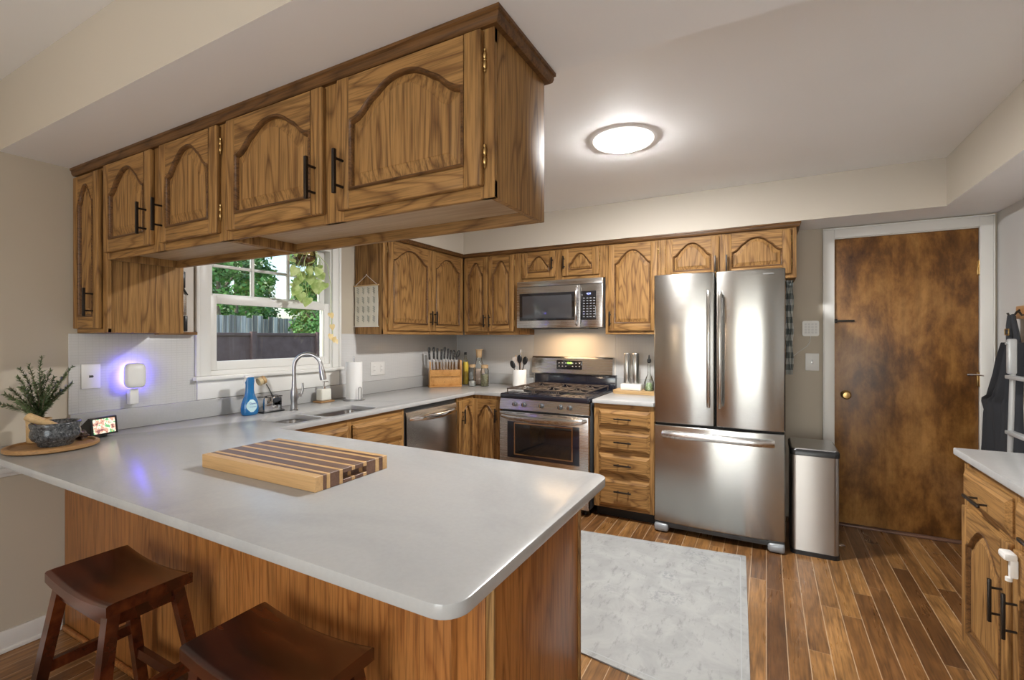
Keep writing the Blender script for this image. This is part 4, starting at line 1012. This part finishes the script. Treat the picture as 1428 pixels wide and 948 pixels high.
# ================================================================ back corner
kx, ky = -2.735, 3.665
KM = Matrix.Translation((kx, ky, CT)) @ Matrix.Rotation(R(46), 4, 'Z')
t = thing('knife_block', (kx, ky, CT), 'open bamboo knife block with clear front in the back corner', 'knife block')
def kb(b, x0, x1, y0, y1, z0, z1, r_=.002, mi=0): b.box(x0, x1, y0, y1, z0, z1, r_, 2, mi, KM)
b = MB(); kb(b, -.155, .155, -.06, .06, .001, .012); b.build('base', 'bamboo', t)
b = MB(); kb(b, -.150, -.140, -.045, .055, .012, .245); kb(b, .140, .155, -.050, .055, .012, .255); b.build('side_panel', 'bamboo', t)
b = MB(); kb(b, -.140, .140, .040, .052, .012, .235); b.build('back_panel', 'maple', t)
b = MB(); kb(b, -.140, .140, -.045, .040, .012, .085); kb(b, -.140, .140, -.048, -.030, .085, .095); kb(b, -.140, .140, -.045, -.036, .100, .165); b.build('front_rail', 'bamboo', t)
b = MB(); kb(b, -.012, -.004, -.0475, -.044, .045, .053); b.build('logo_mark', 'bronze', t)
def knife(x, hz, hl, bl, tilt, lab, bw=.020):
    KK = KM @ Matrix.Translation((x, 0, 0)) @ Matrix.Rotation(R(tilt), 4, 'Y')
    t = thing('kitchen_knife', tuple(KM @ Vector((x, 0, .15))), lab, 'knife', 'knives in the bamboo block')
    def T(b):
        for v in b.bm.verts: v.co = KK @ v.co
        return b
    b = MB(); b.box(-bw/2, bw/2, -.001, .001, hz-bl, hz, .0004, 1); T(b).build('blade', 'chrome', t)
    b = MB(); b.box(-.009, .009, -.006, .006, hz-.010, hz+.002, .002); T(b).build('bolster', 'chrome', t)
    b = MB(); b.loops([[Vector((cxo+math.cos(a/10*6.2832)*w_, math.sin(a/10*6.2832)*.0075, hz+z)) for a in range(10)] for z, w_, cxo in ((0, .009, 0), (.02, .010, 0), (hl*.5, .0095, .001), (hl*.85, .012, .002), (hl, .010, .004), (hl+.004, .005, .004))]); T(b).build('handle', 'black', t, smooth=60)
    b = MB()
    for z in (.3, .55, .8): b.cyl((.001, -.0082, hz+hl*z), (.001, .0082, hz+hl*z), .0022, n=8)
    T(b).build('rivets', 'chrome', t)
kn = 'black handled knife with steel rivets, one of eight in the bamboo block'
pos = [(-.122, .262, .115, .215, -5, .036), (-.090, .268, .112, .20, -3, .022), (-.062, .262, .108, .19, -2, .020), (-.034, .258, .100, .18, 0, .018), (-.010, .266, .112, .20, 1, .024), (.016, .264, .100, .17, 2, .018), (.042, .258, .092, .16, 2, .016), (.066, .258, .092, .20, 3, .016)]
names_k = ['leftmost', 'second from the left', 'third from the left', 'fourth from the left', 'fifth from the left', 'sixth from the left', 'seventh from the left', 'the one next to the scissors']
for p, nm in zip(pos, names_k): knife(*p[:5], 'black handled kitchen knife in the bamboo block, '+nm, p[5])
t = thing('scissors', tuple(KM @ Vector((.11, 0, .2))), 'black handled kitchen scissors at the right end of the bamboo knife block', 'scissors')
for sgn in (-1, 1):
    b = MB(); pts = [Vector((.112+sgn*.002, 0, .255))]+[Vector((.112+sgn*(.018-.015*math.cos(a/14*6.2832)), 0, .315-.032*math.sin(a/14*6.2832+.5))) for a in range(15)]
    b.tube([KM @ p for p in pts], .0042, 8); b.build('finger_loop', 'black', t)
    b = MB(); b.box(.112+sgn*.006-.007, .112+sgn*.006+.007, -.002*sgn-.001, -.002*sgn+.001, .115, .262, .0005, 1, 0, KM); b.build('blade', 'chrome', t)
b = MB(); p = KM @ Vector((.215, 0, 0)); ox, oy = p.x-.02, p.y-.03
def bottle(name, x, y, prof, label, mat, contents=None, stop=None, cat='bottle', n=24):
    t = thing(name, (x, y, CT), label, cat)
    b = MB(); b.lathe(prof, (x, y, CT+.001), n); b.build('glass', mat, t, smooth=50)
    if contents: b = MB(); b.lathe(contents[0], (x, y, CT+.001), n); b.build('contents', contents[1], t, smooth=50)
    if stop: b = MB(); b.lathe(stop[0], (x, y, CT+.001), n); b.build('stopper', stop[1], t, smooth=50)
    return t
bottle('oil_bottle', -2.680, 3.935, [(.030, 0), (.034, .004), (.034, .205), (.026, .235), (.012, .262), (.012, .30)], 'tall yellow olive oil bottle behind the right side of the knife block', 'jarglass', ([(.031, .003), (.032, .200), (.022, .228)], 'oil'), ([(.0135, .298), (.0135, .322), (.008, .325)], 'blackmat'))
bottle('glass_jar', -2.535, 3.840, [(.034, 0), (.037, .004), (.037, .165), (.030, .182), (.030, .190)], 'small glass jar with a little white powder, between oil bottle and herb jar', 'jarglass', ([(.033, .003), (.034, .045), (.02, .050)], 'ceramic'), ([(.031, .182), (.031, .208), (.027, .210)], 'cork'), 'jar')
bottle('glass_carafe', -2.560, 4.000, [(.055, 0), (.062, .006), (.062, .10), (.060, .17), (.035, .225), (.028, .26), (.030, .29)], 'tall clear glass jar of pink salt with a large cork stopper', 'jarglass', ([(.056, .003), (.058, .10), (.056, .155), (.02, .160)], 'spice'), ([(.027, .27), (.032, .345), (.040, .345), (.040, .352)], 'cork'), 'jar')
bottle('glass_jar', -2.418, 3.880, [(.036, 0), (.040, .004), (.040, .155), (.032, .172), (.032, .182)], 'glass jar of dried green herbs with a cork lid, rightmost of the jars', 'jarglass', ([(.036, .003), (.037, .115), (.025, .120)], 'herb'), ([(.033, .175), (.035, .205), (.031, .207)], 'cork'), 'jar')
# utensil crock
ux, uy = -2.070, 3.945
b = MB(); b.lathe([(.060, 0), (.066, .005), (.066, .165), (.063, .168), (.059, .165), (.058, .02)], (ux, uy, CT+.001), 36)
tag(b.build('utensil_crock', 'ceramic', smooth=50), 'white cylindrical utensil crock to the left of the range', 'crock')
def utensil(name, lab, ang, lean, L, mat, head, hmat):
    dx, dy = math.sin(R(ang))*math.sin(R(lean)), -math.cos(R(ang))*math.sin(R(lean)); dz = math.cos(R(lean))
    base = Vector((ux-dx*.04, uy-dy*.04, CT+.012)); D = Vector((dx, dy, dz)); tip = base+D*L
    t = thing(name, tuple(base), lab, 'utensil')
    b = MB(); b.tube([base, base+D*L*.9], [.0055, .0045], 8); b.build('handle', mat, t)
    sd = D.cross(Vector((0, 1, 0))).normalized(); fw = sd.cross(D).normalized()
    b = MB()
    if head == 'spatula':
        f = lambda a, c, e_: tip+sd*a+D*c+fw*e_
        b.loops([[f(-.030, -.05, e_), f(.030, -.05, e_), f(.034, .035, e_), (f(-.034, .035, e_))] for e_ in (-.0025, .0025)])
    elif head == 'spoon':
        ls = []
        for k in range(9):
            a = math.pi*k/8; w_ = .026*math.sin(a)+.001; c = tip-D*.035*math.cos(a)*1.15
            ls.append([c+sd*w_*math.cos(q/12*6.2832)+fw*(.008*math.sin(q/12*6.2832)) for q in range(12)])
        b.loops(ls)
    else: b.tube([tip-D*.06, tip-D*.02, tip+D*.01], [.005, .007, .004], 8)
    b.build('head', hmat, t, smooth=50)
utensil('spatula', 'light grey flat spatula standing in the utensil crock', -70, 9, .245, 'greypaint', 'spatula', newmat('beige_plastic', .5, 0, (.60,.52,.46))[0])
utensil('slotted_spoon', 'black spoon leaning left in the utensil crock', -80, 22, .22, 'black', 'spoon', 'black')
utensil('ladle', 'black round ladle in the middle of the utensil crock', 30, 6, .26, 'black', 'spoon', 'black')
utensil('tongs', 'tall thin steel utensil handle in the utensil crock', 60, 5, .34, 'chrome', 'bar', 'chrome')
utensil('serving_spoon', 'black spoon leaning right in the utensil crock', 85, 17, .255, 'black', 'spoon', 'black')
utensil('wooden_spoon', 'pale wooden spoon at the back left of the utensil crock', -110, 12, .29, 'palewood', 'bar', 'palewood')
# board with mills and oil bottle right of the range
b = MB(); b.loops([[Vector((x, y, z)) for x, y in rrect(-1.158, -.735, 3.885, 4.125, .05)] for z in (CT+.001, CT+.028)])
tag(b.build('wooden_board', 'palewood', smooth=40), 'pale wooden board lying on the worktop left of the refrigerator', 'board')
bz_ = CT+.0285
t = thing('mill_stand', (-1.0, 4.0, bz_), 'white stand on the wooden board holding two steel mills', 'stand')
b = MB(); b.box(-1.098, -.925, 3.945, 4.055, bz_, bz_+.052, .006); b.build('block', 'ceramic', t)
for x in (-1.052, -.980):
    b = MB(); b.lathe([(.028, .053), (.029, .058), (.029, .305), (.026, .312)], (x, 3.995, bz_), 28)
    tag(b.build('pepper_mill', 'steelv', smooth=50), 'tall cylindrical steel mill on the white stand, '+('left one of the pair' if x < -1.02 else 'right one of the pair'), 'mill', 'steel mills')
t = thing('oil_cruet', (-.852, 4.0, bz_), 'clear glass oil cruet with a black pourer and green herbs', 'bottle')
b = MB(); b.lathe([(.036, 0), (.040, .005), (.040, .07), (.030, .10), (.012, .14), (.010, .235)], (-.868, 3.995, bz_), 24); b.build('glass', 'jarglass', t)
b = MB(); b.lathe([(.030, .004), (.033, .03), (.020, .065)], (-.868, 3.995, bz_), 18); b.build('herbs', leafmat('green_herbs', (.20,.30,.12), (.5,.6,.4), 60), t)
b = MB(); b.lathe([(.010, .232), (.016, .240), (.016, .262), (.008, .268), (.004, .300)], (-.868, 3.995, bz_), 16); b.build('pourer', 'blackmat', t)
t = thing('oil_cruet', (-.79, 4.05, bz_), 'shorter clear glass bottle half hidden by the refrigerator', 'bottle')
b = MB(); b.lathe([(.030, 0), (.034, .005), (.034, .08), (.024, .105), (.012, .12), (.012, .135)], (-.785, 4.04, bz_), 24); b.build('glass', 'jarglass', t)
b = MB(); b.lathe([(.014, .133), (.018, .137), (.018, .155), (.012, .158)], (-.785, 4.04, bz_), 16); b.build('stopper', 'blackmat', t)

# ================================================================ hanging things
# printed scroll on the cabinet side
t = thing('wall_scroll', (-2.82, 2.75, 1.465), 'cream printed botanical scroll hanging on the cabinet side by the window', 'wall hanging')
b = MB(); rows = []
for k in range(9):
    z = 1.468+.325*k/8; rows.append([Vector((-2.948+.252*j/6, 2.7445-.002*math.sin(j*1.1+k), z)) for j in range(7)])
rows = [r_+[Vector((p.x, p.y+.0015, p.z)) for p in r_[::-1]] for r_ in rows]
b.loops(rows); b.build('cloth', newmat('cream_linen', .9, 0, (.74,.70,.60))[0], t)
for z in (1.797, 1.468):
    b = MB(); b.cyl((-2.957, 2.743, z), (-2.688, 2.743, z), .0055 if z > 1.6 else .003, n=10); b.build('dowel', 'palewood' if z > 1.6 else 'whitecloth', t)
b = MB(); b.tube([(-2.94, 2.742, 1.80), (-2.822, 2.746, 1.880), (-2.705, 2.742, 1.80)], .0016, 6); b.cyl((-2.822, 2.7505, 1.884), (-2.822, 2.742, 1.884), .0025, n=8); b.build('cord', 'whitecloth', t)
inkm = newmat('print_ink', .9, 0, (.22,.25,.22))[0]; rnd = random.Random(5)
b = MB()
for r_ in range(4):
    for c_ in range(4):
        cx0, cz0 = -2.925+.058*c_+.012, 1.505+.075*r_
        for k in range(6):
            s_ = -1 if k % 2 else 1; z = cz0+.008*k; y = 2.7415
            b.face([Vector((cx0, y, z)), Vector((cx0+s_*.010, y, z+.005)), Vector((cx0+s_*.014, y, z+.013)), Vector((cx0+s_*.004, y, z+.008))])
        b.face([Vector((cx0-.0008, 2.7415, cz0-.008)), Vector((cx0+.0008, 2.7415, cz0-.008)), Vector((cx0+.0008, 2.7415, cz0+.05)), Vector((cx0-.0008, 2.7415, cz0+.05))])
b.build('printed_sprigs', inkm, t, smooth=0)
# cleaver on the beige strip
t = thing('hanging_cleaver', (XL+.02, 1.475, 1.55), 'steel cleaver with a black handle hanging on the beige wall strip', 'cleaver')
b = MB(); b.box(XL+.012, XL+.015, 1.42, 1.492, 1.512, 1.630, .0008); b.build('blade', 'steel', t)
b = MB(); b.box(XL+.010, XL+.026, 1.462, 1.482, 1.665, 1.760, .004); b.tube([(XL+.016, 1.472, 1.668), (XL+.016, 1.478, 1.655), (XL+.016, 1.488, 1.640), (XL+.016, 1.498, 1.628)], [.004,.006,.005,.003], 8); b.build('handle', 'black', t)
b = MB(); b.box(XL+.012, XL+.026, 1.475, 1.493, 1.418, 1.508, .004, 2, 0); tag(b.build('small_knife', 'black'), 'black handle standing on the narrow ledge under the cleaver', 'knife')
# hanging pothos
hx, hy = -2.850, 2.195
t = thing('hanging_planter', (hx, hy, 1.875), 'hanging glass planter with pale green trailing pothos in the window', 'hanging plant')
b = MB(); b.lathe([(.022, -.004), (.05, 0), (.072, .03), (.076, .06), (.070, .10), (.066, .115)], (hx, hy, 1.885), 32, cap1=False); b.build('pot', 'amber', t, smooth=60)
b = MB(); b.lathe([(.02, 0), (.05, .004), (.066, .03), (.068, .05), (.03, .055)], (hx, hy, 1.889), 24); b.build('soil', 'bark', t)
b = MB(); b.lathe([(.0765, .055), (.079, .058), (.0765, .061)], (hx, hy, 1.885), 32, cap0=False, cap1=False)
for k in range(3):
    a = k*2.094+.5; b.tube([(hx+.076*math.cos(a), hy+.076*math.sin(a), 1.943), (hx, hy, 2.17)], .0012, 6)
b.cyl((hx, hy, 2.165), (hx, hy, ZS-.001), .0015, n=6); b.build('hanger', 'bronze', t)
def leaf(b, p, nrm, down, L, w=.85, fold=.15):
    nrm = nrm.normalized(); d = (down-nrm*down.dot(nrm)).normalized(); s_ = nrm.cross(d)
    out = [(0,.0),(-.13,.26),(-.02,.46),(.25,.50),(.55,.36),(.8,.16),(1,0)]
    mid = [p+d*L*max(0, u) for u in (.0,.02,.1,.3,.6,.82,1)]
    mv = [b.bm.verts.new(q) for q in mid]
    for sg in (1, -1):
        ov = [mv[0]]+[b.bm.verts.new(p+d*L*u+s_*sg*v*L*w+nrm*v*L*fold*(-1)) for u, v in out[1:-1]]+[mv[-1]]
        for i in range(len(out)-1):
            q = [mv[i], mv[i+1], ov[i+1], ov[i]]; q2 = []
            for x in q:
                if x not in q2: q2.append(x)
            if len(q2) > 2: b.bm.faces.new(q2)
rnd = random.Random(11); lb = MB(); vb = MB()
view = Vector((.75, -.55, .25))
spots = [(-.10,1.975,.05),(-.085,1.86,.075),(-.135,1.91,.05),(.10,1.985,.05),(.03,1.88,.06),(-.03,1.84,.085),(.05,1.82,.08),(.09,1.835,.07),(.13,1.80,.085),(.06,1.765,.08),(.10,1.755,.075),(-.06,1.79,.07),(-.095,1.755,.06),(-.05,1.735,.08),(-.03,1.69,.075),(-.015,1.655,.075),(.00,1.86,.06),(.15,1.86,.06),(.155,1.775,.07),(.02,1.93,.05),(.12,1.90,.05),(.08,1.87,.07)]
for dy, z, L in spots:
    p = Vector((hx+rnd.uniform(-.02, .07), hy+dy*.95, z)); n_ = view+Vector((rnd.uniform(-.35, .35), rnd.uniform(-.35, .35), rnd.uniform(-.1, .4)))
    leaf(lb, p, n_, Vector((rnd.uniform(-.2, .2), rnd.uniform(-.7, .7), -1)), L*1.08)
    st0 = Vector((hx+.05*(1 if rnd.random() > .5 else .6), hy+dy*.4, 1.985)); vb.tube([st0, st0.lerp(p, .5)+Vector((.02, 0, .02)), p], .0014, 5)
for ctr in ([(.07,-.02,1.985),(.08,-.06,1.90),(.07,-.05,1.78),(.06,-.02,1.66)], [(.07,.03,1.985),(.09,.12,1.90),(.07,.17,1.75),(.05,.185,1.60),(.04,.20,1.48),(.04,.215,1.38)]):
    vb.tube([Vector((hx+a, hy+c, z)) for a, c, z in ctr], .0018, 6)
lb.build('leaves', 'pothos', t, smooth=60); vb.build('vines', 'pothos', t)
lb = MB()
for dy, z, L in ((.185, 1.56, .05), (.20, 1.475, .045), (.19, 1.405, .045), (.215, 1.385, .045), (.235, 1.365, .035)):
    leaf(lb, Vector((hx+.045, hy+dy, z)), view+Vector((rnd.uniform(-.4, .4), rnd.uniform(-.4, .4), 0)), Vector((0, rnd.uniform(-.5, .5), -1)), L)
lb.build('yellowed_leaves', 'dryleaf', t, smooth=60)
# hook board on the right wall with overalls and a folding ladder
t = thing('hook_board', (XR-.01, 3.6, 1.50), 'reddish wooden coat hook board on the right wall', 'coat rack')
b = MB(); b.box(XR-.020, XR-.001, 3.25, 3.865, 1.492, 1.568, .004); b.build('board', 'bamboo', t)
for y in (3.81, 3.66, 3.51, 3.36):
    b = MB(); b.tube([(XR-.02, y, 1.545), (XR-.035, y, 1.53), (XR-.045, y, 1.512), (XR-.062, y+.006, 1.508), (XR-.072, y+.008, 1.528)], [.006,.006,.005,.005,.006], 8); b.build('hook', 'bronze', t)
t = thing('overalls', (XR-.05, 3.90, .4), 'black bib overalls hanging from the hook board beside the door', 'clothing')
def cloth(b, prof, n=26, x0=XR-.085, amp=.014, x1=XR-.022):
    rows = []
    for z, ya, yb in prof:
        rows.append([Vector((x0+amp*math.sin(j*1.3+z*4)+.008*math.sin(j*.5+z*9), ya+(yb-ya)*j/n, z+.004*math.sin(j*.9))) for j in range(n+1)])
    rows = [r_+[Vector((x1, p.y, p.z)) for p in r_[::-1]] for r_ in rows]
    b.loops(rows)
b = MB(); cloth(b, [(1.35, 3.70, 3.815), (1.25, 3.68, 3.885), (1.16, 3.66, 3.95), (1.075, 3.65, 4.015), (1.02, 3.645, 4.06), (.995, 3.64, 4.14), (.97, 3.64, 4.15), (.92, 3.64, 4.115), (.90, 3.64, 4.125), (.70, 3.64, 4.12), (.50, 3.65, 4.12), (.40, 3.66, 4.11)]); b.build('fabric', 'clothblack', t, smooth=80)
b = MB(); b.tube([(XR-.055, 3.812, 1.512), (XR-.06, 3.81, 1.45), (XR-.062, 3.80, 1.40), (XR-.060, 3.79, 1.34)], [.012,.013,.014,.016], 10, flat=1.6); b.build('strap', 'clothblack', t)
b = MB(); b.tube([(XR-.055, 3.806, 1.512), (XR-.055, 3.76, 1.42), (XR-.055, 3.73, 1.34)], [.012,.013,.014], 10, flat=1.6); b.build('strap', 'clothblack', t)
b = MB()
for z in (1.395, 1.428): b.box(XR-.084, XR-.078, 3.768, 3.822, z, z+.006, .001)
b.box(XR-.084, XR-.078, 3.768, 3.773, z-.03, z, .001); b.box(XR-.084, XR-.078, 3.817, 3.822, z-.03, z, .001); b.build('buckle', 'brass', t)
t = thing('step_ladder', (XR-.14, 3.42, 0), 'grey tubular folding step ladder standing in front of the overalls by the right wall', 'ladder')
for y in (3.585, 3.26):
    b = MB(); b.tube([(XR-.155, y, .012), (XR-.125, y, 1.26)], .0125, 12); b.build('front_rail', 'greypaint', t)
    b = MB(); b.box(XR-.150, XR-.112, y-.016, y+.016, 1.18, 1.375, .008); b.cyl((XR-.156, y, 1.35), (XR-.148, y, 1.35), .008); b.build('joint', 'greypaint', t)
for z in (1.155, .85, .55, .25):
    b = MB(); b.box(XR-.165, XR-.125, 3.274, 3.571, z, z+.020, .004); b.build('tread', 'greypaint', t)
b = MB(); cloth(b, [(1.47, 3.50, 3.52), (1.35, 3.40, 3.60), (1.0, 3.36, 3.61), (.85, 3.38, 3.60)], 18, XR-.075, .006); tag(b.build('white_bag', 'whitecloth', smooth=80), 'white cloth bag hanging at the right edge behind the ladder', 'bag')

# ================================================================ rug
rm, rt, rb = newmat('pale_rug', .95); s = NT(rt)
v1 = s.coords((6, 6, 1), False); n1 = s.noise(v1, 1, 5, .65, .8); v2 = s.coords((26, 9, 1), False); n2 = s.noise(v2, 1, 4, .7)
c = s.ramp(n1, [(.36, (.29,.295,.29)), (.6, (.35,.355,.345))]); sp_ = s.ramp(n2, [(.33, (.45,.46,.47)), (.45, (1,1,1))]); c = s.mix(.42, c, sp_, 'MULTIPLY')
# faded medallions
vo = s.n('ShaderNodeTexVoronoi'); tco = s.n('ShaderNodeTexCoord'); s.l(tco.outputs['Object'], vo.inputs['Vector']); vo.inputs['Scale'].default_value = 3.6; vo.inputs['Randomness'].default_value = .75
dst = vo.outputs['Distance']; petals = s.noise(s.coords((55, 55, 1), False), 1, 2)
ringm = s.ramp(dst, [(.10, (0,0,0)), (.16, (.8,.8,.8)), (.26, (.7,.7,.7)), (.34, (0,0,0))])
pm = s.ramp(petals, [(.47, (0,0,0)), (.55, (1,1,1))]); mk = s.mix(1.0, ringm, pm, 'MULTIPLY')
fade = s.ramp(s.noise(s.coords((3, 3, 1), False), 1, 2), [(.38, (0,0,0)), (.55, (.9,.9,.9))]); mk = s.mix(1.0, mk, fade, 'MULTIPLY')
c = s.mix(mk, c, (.22,.23,.24))
s.l(c, rb.inputs['Base Color']); s.bump(n2, rb, .3, .002)
RU = [(-1.385, 3.145), (-.114, 3.285), (-.045, 1.860), (-1.33, 2.02)]
b = MB(); b.loops([[Vector((x, y, .001)) for x, y in RU], [Vector((x, y, .007)) for x, y in RU]]); rg = b.build('rug', rm); tag(rg, 'pale grey vintage patterned rug on the wood floor in front of the range', 'rug')
b = MB(); k_ = [(x*.985+(-.72)*.015, y*.985+2.58*.015) for x, y in RU]
def inset(f): return [Vector((x*(1-f)-.72*f, y*(1-f)+2.58*f, .0076)) for x, y in RU]
o_, i_ = inset(.045), inset(.053); b.loops([o_, i_], True, False, False); b.build('border_line', newmat('rug_border', .95, 0, (.36,.37,.38))[0], rg)

# ================================================================ bar stools
def bar_stool(cx_, cy_, label, rz=0):
    t = thing('bar_stool', (cx_, cy_, 0), label, 'stool', 'bar stools at the peninsula'); t.rotation_euler = (0, 0, rz)
    H, L, Wd = .610, .430, .232
    P = lambda x, y, z: Vector((cx_+x, cy_+y, z))
    b = MB(); n = 20; rows = []
    def zt(u): return H-.020*(1-u*u)       # saddle dip along the length
    for j, v in enumerate((-1, -.96, -.8, -.4, 0, .4, .8, .96, 1)):
        rows.append([P(L/2*u, Wd/2*v, zt(u)-(.006 if abs(v) == 1 else .0015 if abs(v) == .96 else 0)) for u in [-1+2*i/n for i in range(n+1)]])
    bot = [[P(L/2*u, Wd/2*v, zt(u)-.036) for u in [-1+2*i/n for i in range(n+1)]] for v in (1, 0, -1)]
    vs = [[b.bm.verts.new(p) for p in r_] for r_ in rows+bot]
    for a, c in zip(vs, vs[1:]+vs[:1]):
        for i in range(n): b.bm.faces.new((a[i], a[i+1], c[i+1], c[i]))
    b.bm.faces.new([r_[0] for r_ in vs]); b.bm.faces.new([r_[-1] for r_ in vs][::-1])
    es = [e for e in b.bm.edges if len(e.link_faces) == 2 and e.calc_face_angle(0) > R(60)]
    bmesh.ops.bevel(b.bm, geom=es, offset=.004, segments=2, affect='EDGES', profile=.5)
    b.build('seat', 'stool', t, smooth=40)
    for sx_ in (-1, 1):
        for sy_ in (-1, 1):
            tp = P(sx_*(L/2-.045), sy_*(Wd/2-.030), H-.040); bt = P(sx_*(L/2+.018), sy_*(Wd/2+.055), .001); q = .018
            b = MB(); b.loops([[c+Vector((a, d, 0)) for a, d in ((-q, -q*.9), (q, -q*.9), (q, q*.9), (-q, q*.9))] for c in (bt, tp)]); b.build('leg', 'stool', t, smooth=20)
    def at(sx_, sy_, z):
        k = (H-.04-z)/(H-.041); return P(sx_*(L/2-.045+.063*k), sy_*(Wd/2-.030+.085*k), z)
    def bar(p, q, name, w=.010, h=.018):
        b = MB(); d = (q-p).normalized(); s_ = d.cross(Vector((0, 0, 1))).normalized()*w; u = Vector((0, 0, h))
        b.loops([[c-s_-u, c+s_-u, c+s_+u, c-s_+u] for c in (p, q)]); b.build(name, 'stool', t, smooth=20)
    for sy_ in (-1, 1): bar(at(-1, sy_, .20), at(1, sy_, .20), 'stretcher'); bar(at(-1, sy_, .545), at(1, sy_, .545), 'apron', .008, .022)
    for sx_ in (-1, 1): bar(at(sx_, -1, .30), at(sx_, 1, .30), 'stretcher'); bar(at(sx_, -1, .545), at(sx_, 1, .545), 'apron', .008, .022)
bar_stool(-1.893, .752, 'dark brown wooden saddle seat bar stool nearer the left wall')
bar_stool(-1.085, .757, 'dark brown wooden saddle seat bar stool in front, cut by the bottom edge')

# ================================================================ outdoors
b = MB(); b.box(-40, XL-.14, -14, 30, -.55, -.45); o = b.build('ground', 'grass'); o['kind'] = 'structure'
def fence(name, x, y0, y1, z0, z1, mat, bw, lab, post, jag=0):
    t = thing(name, (x, (y0+y1)/2, z0), lab, 'fence'); rnd = random.Random(2)
    if jag:
        n = int((y1-y0)/bw)
        b = MB()
        for k in range(n):
            y = y0+k*bw; h = z1+rnd.uniform(-jag, jag); b.box(x-.012, x+.012, y+.008, y+bw-.008, z0, h, .002, 1)
        b.build('board_panel', mat, t)
    else:
        b = MB(); b.box(x-.02, x+.02, y0, y1, z0, z1, .004); b.build('board_panel', mat, t)
        b = MB()
        for z in (z1, z0+.75, z0+.15): b.box(x, x+.045, y0, y1, z-.035, z+.02, .004)
        b.build('rail', mat, t)
    k = y0
    while k < y1:
        b = MB(); b.box(x+.01 if not jag else x-.08, x+.09 if not jag else x-.012, k, k+.09, z0, z1+(.04 if not jag else -.1), .004); b.build('post', mat, t); k += post
fence('board_fence', -8, 1.0, 12, -.45, 1.44, 'fence', .2, 'dark brown board fence across the yard outside the window', 1.35)
fence('picket_fence', -11, 1.0, 9.0, -.45, 1.86, 'greyfence', .14, 'weathered grey picket fence behind the dark brown fence', 2.4, .05)
def tree(x, y, h, r_, mat, lab, seed, base=-.45, crown0=.3, n=5200, ls=.11):
    rnd = random.Random(seed); t = thing('garden_tree', (x, y, base), lab, 'tree', 'trees behind the fences')
    b = MB(); b.tube([(x, y, base), (x+.1, y, base+h*.4), (x, y+.1, base+h*.8)], [.14, .10, .04], 10)
    for k in range(7):
        a = rnd.random()*6.28; z = base+h*rnd.uniform(.3, .7); b.tube([(x, y, z), (x+r_*.6*math.cos(a), y+r_*.6*math.sin(a), z+h*.2)], [.05, .015], 6)
    b.build('trunk', 'bark', t)
    b = MB(); cl = []
    for k in range(34):
        a, u = rnd.random()*6.28, rnd.uniform(crown0, 1); w = math.sqrt(max(0, 1-((u-.55)/.55)**2))*r_*.85
        cl.append((Vector((x+w*math.cos(a)*rnd.random()**.4, y+w*math.sin(a)*rnd.random()**.4, base+h*u)), rnd.uniform(.35, .6)*r_*.55))
    for k in range(n):
        c, q = rnd.choice(cl); d = Vector((rnd.gauss(0, 1), rnd.gauss(0, 1), rnd.gauss(0, 1))).normalized(); p = c+d*q*rnd.uniform(.5, 1.05)
        a_ = Vector((rnd.gauss(0, 1), rnd.gauss(0, 1), rnd.gauss(0, .6))).normalized(); b_ = a_.cross(d+Vector((.01, .02, .3))).normalized(); s_ = ls*rnd.uniform(.6, 1.2)
        b.face([p, p+a_*s_*.5+b_*s_*.3, p+a_*s_, p+a_*s_*.5-b_*s_*.3])
    b.build('foliage', mat, t, smooth=0)
tree(-13.5, 7.55, 4.6, 1.18, 'leafout', 'leafy green tree at the left of the window view', 1, n=11000, ls=.15, crown0=.1)
tree(-13.5, 11.1, 5.6, 1.35, 'leafout', 'tall leafy green tree at the right of the window view', 2, crown0=.05, n=13000, ls=.15)
tree(-18.2, 10.9, 5.0, 1.6, 'leafout2', 'dark green tree far behind at the left of the yard', 4, ls=.2, n=10000, crown0=.05)
tree(-18.4, 15.6, 7.0, 1.75, 'leafout2', 'tall dark green tree far behind at the right of the yard', 7, ls=.2, n=10000, crown0=.05)
tree(-23.5, 14.4, 7.5, 2.0, 'leafout', 'light green tree farthest back at the left of the yard', 8, ls=.24, n=9000, crown0=.05)
tree(-23.5, 20.5, 8.5, 2.2, 'leafout2', 'dark tree farthest back at the right of the yard', 9, ls=.24, n=9000, crown0=.05)
tree(-9.5, 7.95, 2.75, .92, 'leafout', 'low green shrub growing between the two fences', 5, crown0=.1, n=9000, ls=.09)
